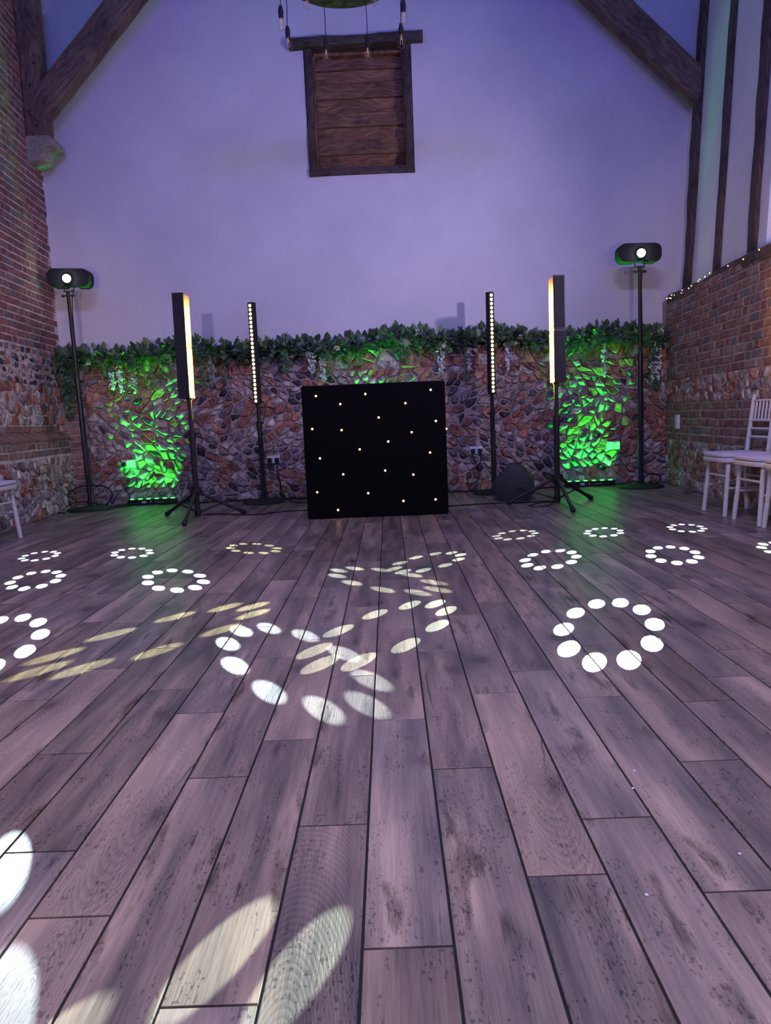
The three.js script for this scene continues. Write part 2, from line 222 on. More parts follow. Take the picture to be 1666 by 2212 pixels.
function courses(x0, x1, y0, y1, sd, pal, bond, skip) {
  const r = rng(sd), out = [], n = Math.round((y1 - y0) / 0.075), ch = (y1 - y0) / n;
  for (let j = 0; j < n; j++) { let x = x0 - r() * 0.2; let k = Math.floor(r() * 2);
    while (x < x1) { const kind = bond === 'headers' ? 'h' : (k++ % 2 ? (r() < 0.75 ? 'h' : 's') : (r() < 0.8 ? 's' : 'q')), w = { s: 0.215, h: 0.103, q: 0.158 }[kind], cx = x + w / 2; x += w + 0.010;
      if (cx - w / 2 < x0 || cx + w / 2 > x1) { if (cx < x0 || cx > x1) continue; }
      const y = y0 + (j + 0.5) * ch + (r() - 0.5) * 0.004; if (skip && skip(cx, y)) continue;
      out.push({ x: clamp(cx, x0 + w / 2, x1 - w / 2), y, z: (r() - 0.5) * 0.006, geo: brickSet[kind][Math.floor(r() * 5)], m: pal[Math.floor(Math.pow(r(), 1.15) * pal.length)], rot: (r() - 0.5) * 0.02, size: w * 0.5, name: 'brick' }); } }
  return out;
}
// puts the pieces into a wall group: up to `most` as parts of their own, the rest joined as stuff
function lay(group, pieces, most) {
  group.updateMatrixWorld(true);
  for (const p of pieces) { p.o = new THREE.Object3D(); p.o.position.set(p.x, p.y, p.z ?? 0); p.o.rotation.z = p.rot ?? 0; p.o.updateMatrix(); p.rank = shown(V(p.x, p.y, 0).applyMatrix4(group.matrixWorld), p.size); }
  pieces.sort((a, b) => b.rank - a.rank);
  const rest = new Map();
  pieces.forEach((p, i) => { if (i < most) { const m = part(group, p.name, p.geo, p.m); m.position.copy(p.o.position); m.rotation.copy(p.o.rotation); } else { if (!rest.has(p.m)) rest.set(p.m, []); rest.get(p.m).push(p.geo.clone().applyMatrix4(p.o.matrix)); } });
  for (const [m, l] of rest) { const k = part(group, 'further_masonry', join(l), m); k.userData.kind = 'stuff'; }
}

// ---------------------------------------------------------------- floor
const floor = structure('floor');
{
  const slab = part(floor, 'grout_bed', box(8.6, 0.2, 17, 0, -0.1055, -1.2), M.grout);
  const pw = 0.1525, pl = 0.912, W = 0.1472, L = 0.9072;
  const off = { '-6': 0.040, '-5': 0.494, '-4': 0.287, '-3': 0.787, '-2': 0.074, '-1': 0.554, 0: 0.181, 1: 0.787, 2: 0.354, 3: 0.541, 4: 0.291, 5: 0.778, 7: 0.416 };
  const geos = []; // a tile with an eased edge, one for every board of the sheets, both ways round
  for (let i = 0; i < 16; i++) { const e = 0.0006, P = [], UV = [], add = (...q) => q.forEach(([x, y, z]) => { P.push(x, y, z); const u = clamp((x / W + 0.5), 0.02, 0.98), v = z / L + 0.5; UV.push(((i & 7) + (i > 7 ? 1 - u : u)) / 8, i > 7 ? 1 - v : v); });
    const quad = (a, b, c, d) => add(a, b, c, a, c, d), x = W / 2, z = L / 2, T = 0, t = -e, bt = -0.008;
    quad([-x + e, T, z - e], [x - e, T, z - e], [x - e, T, -z + e], [-x + e, T, -z + e]);
    const top = [[-x + e, T, z - e], [x - e, T, z - e], [x - e, T, -z + e], [-x + e, T, -z + e]], mid = [[-x, t, z], [x, t, z], [x, t, -z], [-x, t, -z]], bot = mid.map(([a, , c]) => [a, bt, c]);
    for (let k = 0; k < 4; k++) { const l = (k + 1) % 4; quad(mid[k], mid[l], top[l], top[k]); quad(bot[k], bot[l], mid[l], mid[k]); }
    const g = new THREE.BufferGeometry(); g.setAttribute('position', new THREE.Float32BufferAttribute(P, 3)); g.setAttribute('uv', new THREE.Float32BufferAttribute(UV, 2)); g.computeVertexNormals(); geos.push(g); }
  const r = rng(31), list = [];
  for (let c = -27; c <= 26; c++) { const x = -0.002 + c * pw, o = off[c] ?? r() * pl;
    for (let k = -4; k < 10; k++) { const z = -(o + k * pl) - pl / 2; if (z < -8.55 || z > 3.2) continue; const p = V(x, 0, z); list.push({ x, z, y: (r() - 0.5) * 0.0006, g: geos[Math.floor(r() * 16)], m: PLANK[Math.floor(r() * 6)], rank: Math.max(shown(p, 1), shown(V(x, 0, z - 0.4), 1), shown(V(x, 0, z + 0.4), 1)) }); } }
  list.sort((a, b) => b.rank - a.rank); const rest = new Map();
  list.forEach((p, i) => { if (i < 300) { const m = part(floor, 'plank', p.g, p.m); m.position.set(p.x, p.y, p.z); } else { if (!rest.has(p.m)) rest.set(p.m, []); rest.get(p.m).push(p.g.clone().translate(p.x, p.y, p.z)); } });
  for (const [m, l] of rest) part(floor, 'further_planks', join(l), m).userData.kind = 'stuff';
}

// ---------------------------------------------------------------- back wall: rubble below, plaster above, louvred opening
const ZB = -8.3, ZP = -8.45, LEDGE = 1.64;
const wallBack = structure('wall_back');
{
  const w = (x0, x1, y0, y1) => metricUV(box(x1 - x0, y1 - y0, 0.3, (x0 + x1) / 2, (y0 + y1) / 2, ZP - 0.15), 0.5);
  part(wallBack, 'plaster', join([w(-4.4, -0.76, LEDGE - 0.3, 9), w(0.415, 4.4, LEDGE - 0.3, 9), w(-0.76, 0.415, LEDGE - 0.3, 3.565), w(-0.76, 0.415, 4.92, 9)]), M.plaster);
  part(wallBack, 'mortar', metricUV(box(8.4, LEDGE, 0.4, -0.1, LEDGE / 2, ZB - 0.2), 1.4), M.mortar);
  const face = new THREE.Group(); // the pieces are laid in the wall's own frame
  wallBack.position.set(0, 0, 0);
  const pieces = [];
  const pick = (x, y, r) => { const q = r(), red = 0.30 + 0.18 * Math.sin(y * 9 + x * 0.7) + (y > 1.25 ? 0.25 : 0) + (x > 2.4 ? 0.2 : 0) - (y < 0.35 ? 0.15 : 0); if (q < red) return Math.floor(r() * 3); const s = r(); return s < 0.24 ? 3 : s < 0.46 ? 4 : s < 0.64 ? 5 : s < 0.80 ? 6 : s < 0.88 ? 7 : 8; };
  pieces.push(...rubble(-3.42, 3.2, 0.005, 1.42, 0.097, 0.076, 41, pick, [0.014, 0.055], 0.005, 0.75, 0.14));
  pieces.push(...rubble(-3.2, 3.2, 1.42, LEDGE, 0.15, 0.11, 43, (x, y, r) => r() < 0.7 ? Math.floor(r() * 3) : 3 + Math.floor(r() * 4), [0.015, 0.04], 0.006, 0.4, 0.08));
  pieces.push(...courses(-3.74, -3.43, 0.01, LEDGE, 44, brickMellow));
  pieces.push(...courses(-3.43, -3.2, 1.42, LEDGE, 45, brickMellow));
  for (const p of pieces) p.z = (p.z ?? 0) + ZB;
  lay(wallBack, pieces, 300);
}
// ---------------------------------------------------------------- left wall: plinth, flint band, brick above
const wallLeft = structure('wall_left');
{
  wallLeft.position.set(-3.72, 0, ZB); wallLeft.rotation.y = PI / 2 + 0.08;          // local -x runs towards the camera, +z into the room
  part(wallLeft, 'mortar', metricUV(box(17, 9, 0.4, -7.6, 4.5, -0.2), 1.3), M.mortarPale);
  part(wallLeft, 'plinth_mortar', metricUV(box(17, 0.78, 0.08, -8.5, 0.39, 0.03), 1.3), M.mortarPale);
  const pk = (x, y, r) => { const q = r(); return q < 0.15 ? Math.floor(r() * 3) : q < 0.42 ? 4 : q < 0.64 ? 8 : q < 0.84 ? 3 : q < 0.95 ? 5 : 6; };
  const flint = (x, y, r) => { const q = r(); return q < 0.10 ? Math.floor(r() * 3) : q < 0.38 ? 7 : q < 0.66 ? 6 : q < 0.82 ? 5 : 3; };
  const mixed = (x, y, r) => { const q = r(); return q < 0.5 ? Math.floor(r() * 3) : q < 0.66 ? 4 : q < 0.8 ? 8 : q < 0.9 ? 5 : 6; };
  const low = rubble(-3.0, -0.02, 0.01, 0.60, 0.10, 0.082, 51, pk, [0.015, 0.035], 0.006, 0.5, 0.1); low.push(...courses(-3.0, -0.02, 0.62, 0.77, 52, brickMellow));
  for (const p of low) p.z = (p.z ?? 0) + 0.07;
  const mid = courses(-3.0, 0.0, 0.87, 0.945, 53, brickMellow); mid.push(...rubble(-3.0, -0.02, 0.95, 1.36, 0.115, 0.10, 54, mixed, [0.008, 0.028], 0.008, 0.35, 0.08), ...rubble(-3.0, -0.02, 1.36, 1.74, 0.085, 0.07, 55, flint, [0.012, 0.032], 0.014));
  lay(wallLeft, [...low, ...mid], 300);
  // sloping brick coping of the plinth
  const r = rng(57); for (let i = 0; i < 13; i++) { const g = new THREE.BufferGeometry(), w = 0.222, x = -0.115 - i * 0.228; const s = new THREE.Shape([[0, 0], [0.085, 0], [0.085, 0.025], [0, 0.10]].map(([a, b]) => new THREE.Vector2(a, b))); const e = new THREE.ExtrudeGeometry(s, { depth: w, bevelEnabled: false }); e.rotateY(-PI / 2); e.translate(w / 2, 0, 0); const k = part(wallLeft, 'coping_brick', metricUV(e, 2.5), brickMellow[[0, 1, 3][Math.floor(r() * 3)]]); k.position.set(x, 0.775 + (r() - 0.5) * 0.004, 0); }
}
const wallLeftBricks = structure('wall_left_upper');
{
  wallLeftBricks.position.copy(wallLeft.position); wallLeftBricks.rotation.copy(wallLeft.rotation);
  lay(wallLeftBricks, courses(-2.7, 0.14, 1.75, 5.65, 58, brickM), 300);
}
// ---------------------------------------------------------------- right wall: brick and rubble dwarf wall, ledge, plaster and studs above
const RX = 3.16, RTURN = -(PI / 2 + 0.07), RTOP = 2.04;
const wallRight = structure('wall_right');
{
  wallRight.position.set(RX, 0, ZB); wallRight.rotation.y = RTURN;                    // local +x runs towards the camera, +z into the room
  part(wallRight, 'mortar', metricUV(box(16, RTOP, 0.5, 7.4, RTOP / 2, -0.25), 1.3), M.mortar);
  const pk = (x, y, r) => { const q = r(); return q < 0.35 ? Math.floor(r() * 3) : q < 0.6 ? 3 : q < 0.8 ? 4 : q < 0.9 ? 8 : 5; };
  const ps = [...rubble(0.01, 3.4, 0.01, 0.50, 0.11, 0.10, 61, pk, [0.008, 0.022], 0.007, 0.4, 0.1), ...courses(0.01, 3.4, 0.50, 0.90, 62, brickMellow), ...rubble(0.01, 3.4, 0.905, 1.15, 0.11, 0.085, 63, pk, [0.006, 0.022], 0.007, 0.5, 0.08), ...courses(0.01, 3.4, 1.15, RTOP, 64, brickMellow)];
  lay(wallRight, ps, 300);
  const up = new THREE.Group(); up.name = 'upper_wall'; up.position.set(0, RTOP - 0.05, -0.20); up.rotation.x = -0.05; wallRight.add(up);
  const w = (x0, x1, y0, y1) => metricUV(box(x1 - x0, y1 - y0, 0.2, (x0 + x1) / 2, (y0 + y1) / 2, -0.1), 0.5);
  // an opening for the window from local x 1.98 to 2.95, y 0.20 to 1.55
  part(up, 'plaster', join([w(-0.3, 1.98, -0.1, 7.2), w(2.95, 16, -0.1, 7.2), w(1.98, 2.95, -0.1, 0.20), w(1.98, 2.95, 1.55, 7.2)]), M.plaster);
}
const upR = wallRight.children[wallRight.children.length - 1];
const win = structure('window_1');
{
  wallRight.updateMatrixWorld(true); upR.updateMatrixWorld(true); upR.matrixWorld.decompose(win.position, win.quaternion, win.scale);
  part(win, 'window_frame', join([box(0.05, 1.35, 0.06, 2.005, 0.875, -0.13), box(0.05, 1.35, 0.06, 2.925, 0.875, -0.13), box(0.87, 0.05, 0.06, 2.465, 0.225, -0.13), box(0.87, 0.05, 0.06, 2.465, 1.525, -0.13), box(0.04, 1.25, 0.05, 2.465, 0.875, -0.13)]), M.white);
  part(win, 'pane', box(0.415, 1.25, 0.004, 2.2375, 0.875, -0.13), M.glass); part(win, 'pane', box(0.415, 1.25, 0.004, 2.6925, 0.875, -0.13), M.glass);
}
// the rest of the hall: roof slopes, gable behind the camera
{
  const c = structure('ceiling'); const s = join([box(5.6, 0.12, 17, -2.35, 0, 0).rotateZ(0.62).translate(0, 8.6, -1.2), box(5.6, 0.12, 17, 2.35, 0, 0).rotateZ(-0.62).translate(0, 8.6, -1.2)]); part(c, 'roof_lining', s, M.ceiling);
  const f = structure('wall_front'); part(f, 'plaster', metricUV(box(10, 9, 0.25, 0, 4.5, 6.6), 0.5), M.plaster);
}

// ---------------------------------------------------------------- louvred opening
{
  const t = thing('louvred_shutter', 'old timber louvred shutter set high in the lavender plaster wall', 'shutter', [-0.172, 3.565, ZP]);
  const W = 1.175, H = 1.355;
  part(t, 'lintel', place(beam(1.45, 0.10, 0.20, 0.016, 3), V(-0.735, H + 0.012, 0.0), V(0.735, H + 0.022, 0.0)), M.oldOak);
  part(t, 'jamb', beam(H, 0.085, 0.16, 0.008, 4).translate(-W / 2 + 0.045, 0, -0.06), M.oldOak); part(t, 'jamb', beam(H, 0.085, 0.16, 0.008, 5).translate(W / 2 - 0.045, 0, -0.06), M.oldOak);
  part(t, 'sill', place(beam(W - 0.01, 0.075, 0.17, 0.006, 6), V(-W / 2, 0.035, -0.05), V(W / 2, 0.035, -0.05)), M.oldOak);
  part(t, 'inner_frame', metricUV(join([box(0.03, 1.2, 0.05, -0.497, 0.68, -0.10), box(0.03, 1.2, 0.05, 0.497, 0.68, -0.10), box(0.97, 0.035, 0.05, 0, 0.092, -0.10), box(0.97, 0.03, 0.05, 0, 1.295, -0.10)])), M.louvre);
  // four louvre boards leaning out at the foot and the backing boards between them
  for (let k = 0; k < 4; k++) { const y = 0.115 + k * 0.297;
    const lv = part(t, 'louvre_board', metricUV(rbox(0.965, 0.175, 0.018, 0, 0, 0, 0.003, 1).translate(k * 0.37, k * 0.21, 0), 1, true).translate(-k * 0.37, -k * 0.21, 0), M.louvre); lv.position.set(0, y + 0.225, -0.15); lv.rotation.x = -0.30;
    const bk = part(t, 'backing_board', metricUV(rbox(0.965, 0.16, 0.018, 0, 0, 0, 0.003, 1).translate(0.5 + k * 0.29, k * 0.17, 0), 1, true).translate(-0.5 - k * 0.29, -k * 0.17, 0), M.louvre); bk.position.set(0, y + 0.075, -0.19); bk.rotation.x = 0.42;
    part(lv, 'added_edge_strip', metricUV(rbox(0.965, 0.014, 0.016, 0, 0.081, 0.014, 0.003, 1), 1, true), M.louvre);  // added strip that catches light, for the pale line along each board
  }
  part(t, 'back_panel', metricUV(box(1.15, 1.33, 0.02, 0, 0.67, -0.28)), M.oldOak);
  t.userData.kind = undefined; delete t.userData.kind;
}
// ---------------------------------------------------------------- timber frame
{
  const p = thing('timber_post', 'pale oak corner post standing on a carved stone corbel', 'post', [-3.59, 3.97, -8.17]); part(p, 'post', beam(1.9, 0.205, 0.24, 0.006, 21), M.oak); { const r = rng(8); for (const [x, y] of [[0.03, 0.10], [0.05, 0.28], [-0.01, 0.5], [0.06, 0.72]]) part(p, 'peg', new THREE.CylinderGeometry(0.013, 0.013, 0.02, 10).rotateX(PI / 2).translate(x, y, 0.122), M.oldOak); }
  // corbel: cyma profile facing into the room
  const s = new THREE.Shape(); s.moveTo(-0.16, 0); s.lineTo(0.13, 0); s.lineTo(0.165, -0.045); s.lineTo(0.165, -0.095); s.bezierCurveTo(0.10, -0.10, 0.09, -0.10, 0.06, -0.15); s.bezierCurveTo(0.03, -0.215, 0.0, -0.235, -0.06, -0.245); s.lineTo(-0.16, -0.25); s.closePath();
  const g = new THREE.ExtrudeGeometry(s, { depth: 0.30, bevelEnabled: true, bevelSize: 0.006, bevelThickness: 0.006, bevelSegments: 2, curveSegments: 10 });
  single('corbel', metricUV(toCreasedNormals(g, 0.6), 1), M.corbel, 'pale stone corbel with curved underside below the oak corner post', 'corbel').position.set(-3.585, 3.968, -8.345);
  single('timber_brace', place(beam(2.5, 0.26, 0.20, 0.008, 23), V(-3.62, 4.19, -8.14), V(-1.82, 6.05, -8.14)), M.oak, 'diagonal oak brace rising from the corner post with the corbel', 'beam');
  single('timber_brace', place(beam(2.6, 0.29, 0.20, 0.008, 24), V(3.62, 4.04, -8.20), V(1.55, 5.93, -8.20)), M.oak, 'diagonal oak brace rising from the stud in the right corner', 'beam');
}
{ // studs on the upper right wall, in that wall's own frame
  const m = upR.matrixWorld, stud = (lx, w, d, sd, label, amp) => { const s = single('wall_stud', beam(4.2, w, d, amp, sd), M.oldOak, label, 'stud'); s.applyMatrix4(m); s.position.copy(V(lx, 0.02, 0.0).applyMatrix4(m)); return s; };
  stud(0.10, 0.17, 0.10, 31, 'dark crooked timber stud in the corner beside the back plaster wall', 0.012);
  stud(0.93, 0.13, 0.07, 32, 'straight brown timber stud between the corner stud and the window stud', 0.005);
  stud(1.74, 0.15, 0.08, 33, 'dark knotty timber stud next to the white window', 0.010);
  const sill = single('sill_beam', place(beam(12, 0.10, 0.22, 0.02, 34), V(0.05, 0.03, 0.10), V(12, 0.03, 0.10)), M.oldOak, 'rough dark timber plate lying along the top of the brick dwarf wall', 'beam'); sill.applyMatrix4(m);
}

// ---------------------------------------------------------------- garland
function leafGeo(outline, fold, curl) { // outline of the right half from the stalk to the tip; folded on the midrib, tip curled
  const P = [], idx = [], mid = [], L = outline.length; const zz = (x, y) => -Math.abs(x) * fold - y * y * curl;
  for (const s of [1, -1]) { const b = P.length / 3; P.push(0, 0.42, zz(0, 0.42)); for (const [x, y] of outline) P.push(s * x, y, zz(x, y)); for (let i = 0; i < L - 1; i++) s > 0 ? idx.push(b, b + 1 + i, b + 2 + i) : idx.push(b, b + 2 + i, b + 1 + i); }
  const g = new THREE.BufferGeometry(); g.setAttribute('position', new THREE.Float32BufferAttribute(P, 3)); g.setIndex(idx); g.computeVertexNormals(); return clean(g);
}
const IVY = leafGeo([[0, 0], [0.22, -0.10], [0.36, 0.05], [0.56, 0.16], [0.30, 0.40], [0.36, 0.62], [0.16, 0.66], [0, 1.05]], 0.25, 0.25);
const OVAL = leafGeo([[0, 0], [0.24, 0.10], [0.36, 0.36], [0.32, 0.66], [0.16, 0.90], [0, 1.02]], 0.3, 0.2);
const SLIM = leafGeo([[0, 0], [0.10, 0.2], [0.14, 0.5], [0.08, 0.8], [0, 1]], 0.2, 0.35);
function orient(dir, up, roll) { const y = dir.clone().normalize(), z = up.clone().sub(y.clone().multiplyScalar(up.dot(y))).normalize(), x = y.clone().cross(z); const m = new THREE.Matrix4().makeBasis(x, y, z); return m.multiply(new THREE.Matrix4().makeRotationY(roll)); }
{
  const t = thing('ivy_garland', 'long artificial ivy garland with white flowers draped along the ledge of the back wall', 'garland', [0, LEDGE, -8.275]);
  const r = rng(77), leaves = [];
  const top = (x) => 0.05 + 0.035 * Math.sin(x * 2.1) + 0.03 * Math.sin(x * 5.3 + 1) + 0.04 * smooth(-1.2, -0.6, x) * smooth(0.8, 0.2, x);
  const add = (x, y, z, dir, size, g, m) => { const M4 = orient(dir, V((r() - 0.5) * 0.9, 0.45 + r() * 0.5, 0.8), (r() - 0.5) * 0.8); M4.scale(V(size, size, size)); M4.setPosition(x, y, z); leaves.push({ M4, g, m, rank: shown(V(x, y + LEDGE, z - 8.275), size) + (z > 0.02 ? 0.02 : 0) }); };
  for (let x = -3.68; x < 3.12; x += 0.0062) { const dens = x > 1.0 && x < 1.2 ? 0.5 : 1; if (r() > dens) continue;
    const a = -0.9 + r() * 3.2, rad = 0.03 + 0.085 * r(), y = top(x) - 0.02 + Math.sin(a) * rad, z = Math.max(-0.05, Math.cos(a) * rad + 0.045);
    const d = V((r() - 0.5) * 1.4, Math.sin(a) * 1.0 + (r() - 0.5) * 0.9, Math.cos(a) * 0.8 + 0.25); const mid = x > -1.3 && x < 0.5, g = mid ? (r() < 0.65 ? OVAL : IVY) : (r() < 0.75 ? IVY : OVAL);
    const k = r(); add(x, y, z, d, 0.055 + 0.045 * r(), g, k < 0.38 ? M.ivy[0] : k < 0.70 ? M.ivy[1] : k < 0.88 ? M.ivy[2] : mid ? M.paleLeaf : M.ivy[3]); }
  for (let x = -3.68; x < 3.12; x += 0.0042) { const z = -0.14 + 0.24 * r(), y = top(x) - 0.05 + 0.06 * r(); add(x, y, z, V(r() - 0.5, (r() - 0.5) * 0.5, r() - 0.4), 0.055 + 0.04 * r(), IVY, M.ivy[Math.floor(r() * 2.4)]); leaves[leaves.length - 1].rank -= 2000; }
  // trailing strands: [x, length, kind, spread]
  const strands = [[-3.60, 0.62, 'ivy', 0.10], [-3.52, 0.50, 'ivy', 0.10], [-3.16, 0.20, 'fern', 0.03], [-2.96, 0.24, 'fern', 0.03], [-2.82, 0.34, 'small', 0.05], [-2.72, 0.30, 'fern', 0.06], [-2.60, 0.42, 'small', 0.05], [-2.50, 0.28, 'fern', 0.05], [-2.40, 0.34, 'small', 0.04], [-2.05, 0.42, 'small', 0.06], [-1.95, 0.36, 'pale', 0.06], [-1.80, 0.30, 'fern', 0.03], [-1.12, 0.22, 'oval', 0.06], [-0.62, 0.30, 'fern', 0.04], [-0.42, 0.20, 'small', 0.05], [-0.28, 0.22, 'small', 0.04], [-0.05, 0.16, 'fern', 0.03], [0.20, 0.20, 'oval', 0.07], [0.27, 0.28, 'small', 0.04], [0.40, 0.26, 'fern', 0.03], [0.88, 0.42, 'fern', 0.04], [1.55, 0.22, 'fern', 0.03], [1.98, 0.18, 'small', 0.05], [2.08, 0.22, 'fern', 0.04], [2.20, 0.24, 'small', 0.05], [2.34, 0.16, 'fern', 0.03], [2.68, 0.24, 'small', 0.04], [2.98, 0.58, 'ivy', 0.08]];
  const stems = [];
  for (const [x0, len, kind, sp] of strands) { const x1 = x0 + (r() - 0.5) * 0.05, n = Math.round(len / (kind === 'fern' ? 0.0055 : kind === 'ivy' ? 0.014 : 0.0065));
    stems.push(tube([[x0, top(x0), 0.04], [x0 + (r() - 0.5) * 0.03, top(x0) - len * 0.3, 0.085], [(x0 + x1) / 2, top(x0) - len * 0.65, 0.075], [x1, top(x0) - len, 0.07]], 0.0022, 12, 5));
    for (let i = 0; i < n; i++) { const f = (i + r()) / n, x = lerp(x0, x1, f) + (r() - 0.5) * sp * (1.3 - 0.6 * f), y = top(x0) - len * f, z = 0.075 + (r() - 0.3) * 0.03, d = V((r() - 0.5) * 1.5, -0.9 + r() * 0.6, 0.5 * r() + 0.1);
      if (kind === 'ivy') add(x, y, z, d, 0.05 + 0.04 * r(), IVY, M.ivy[Math.floor(r() * 2)]); else if (kind === 'fern') add(x, y, z, d, 0.028 + 0.02 * r(), SLIM, M.ivy[2 + Math.floor(r() * 2)]); else if (kind === 'oval') add(x, y, z, d, 0.06 + 0.03 * r(), OVAL, M.ivy[1 + Math.floor(r() * 2)]); else if (kind === 'pale') add(x, y, z, d, 0.026 + 0.018 * r(), OVAL, M.paleLeaf); else add(x, y, z, d, 0.026 + 0.02 * r(), OVAL, M.ivy[2 + Math.floor(r() * 2)]); } }
  leaves.sort((a, b) => b.rank - a.rank); const rest = new Map();
  leaves.forEach((l, i) => { if (i < 300) { const m = part(t, 'leaf', l.g, l.m); m.applyMatrix4(l.M4); } else { if (!rest.has(l.m)) rest.set(l.m, []); rest.get(l.m).push(l.g.clone().applyMatrix4(l.M4)); } });
  for (const [m, l] of rest) part(t, 'small_foliage', join(l), m).userData.kind = 'stuff';
  part(t, 'stems', join([tube(Array.from({ length: 24 }, (_, i) => { const x = -3.68 + i * 0.295; return [x, top(x) - 0.02, 0.02 + 0.02 * Math.sin(i * 2.3)]; }), 0.006, 120, 5), ...stems, ...Array.from({ length: 26 }, () => { const x = -3.6 + r() * 6.6, h = 0.05 + r() * 0.08, s = (r() - 0.5) * 0.12; return tube([[x, top(x), 0.02], [x + s * 0.4, top(x) + h * 0.7, 0.05], [x + s, top(x) + h, 0.04]], 0.0016, 8, 4); })]), M.stem);
  // white flower trails: [x, length, width, starts below the top by]
  for (const [x, len, w, dn] of [[-3.74, 0.40, 0.035, 0.10], [-3.06, 0.20, 0.028, 0.16], [-2.97, 0.30, 0.03, 0.10], [-2.82, 0.24, 0.028, 0.16], [-1.48, 0.18, 0.02, 0.06], [-0.82, 0.27, 0.05, 0.02], [-0.70, 0.26, 0.035, 0.10], [0.62, 0.30, 0.05, 0.06], [0.93, 0.26, 0.025, 0.10], [1.36, 0.28, 0.035, 0.08], [2.43, 0.36, 0.022, 0.10], [2.97, 0.22, 0.03, 0.28], [3.02, 0.38, 0.035, 0.10]]) {
    const L = [], n = Math.round(len * 330 * (w / 0.035 * 0.5 + 0.5)); for (let i = 0; i < n; i++) { const f = r(), k = w * (1.15 - 0.75 * f), M4 = orient(V(r() - 0.5, r() - 0.7, r() * 0.8), V(r() - 0.5, r() - 0.3, 1), r() * 6); const s = 0.021 + 0.014 * r(); M4.scale(V(s, s, s)); M4.setPosition(x + (r() - 0.5) * 2 * k, top(x) - dn - len * f, 0.085 + (r() - 0.5) * 1.2 * k); L.push(SLIM.clone().applyMatrix4(M4), OVAL.clone().applyMatrix4(M4)); }
    const fl = part(t, 'flower_trail', join(L), M.petal); fl.userData.label = 'trailing strand of small white blossoms';
  }
  for (const [x, y, z, s] of [[-3.30, -0.03, 0.12, 0.045], [-0.53, 0.02, 0.13, 0.05], [0.66, 0.0, 0.12, 0.045], [1.0, -0.06, 0.12, 0.03], [1.46, -0.02, 0.12, 0.04], [2.98, 0.02, 0.10, 0.05], [3.05, 0.06, 0.10, 0.045]]) { const L = []; for (let i = 0; i < 10; i++) { const M4 = orient(V(Math.cos(i * 0.63 * (1 + r() * 0.1)), Math.sin(i * 0.63), 0.4), V(0, 0, 1), 0); M4.scale(V(s * 0.7, s * 0.7, s * 0.7)); M4.setPosition(x + (r() - 0.5) * 0.02, y + (r() - 0.5) * 0.02, z); L.push(OVAL.clone().applyMatrix4(M4)); } const b = part(t, 'blossom', join(L), M.petalCream); b.userData.label = 'cream blossom'; }
}

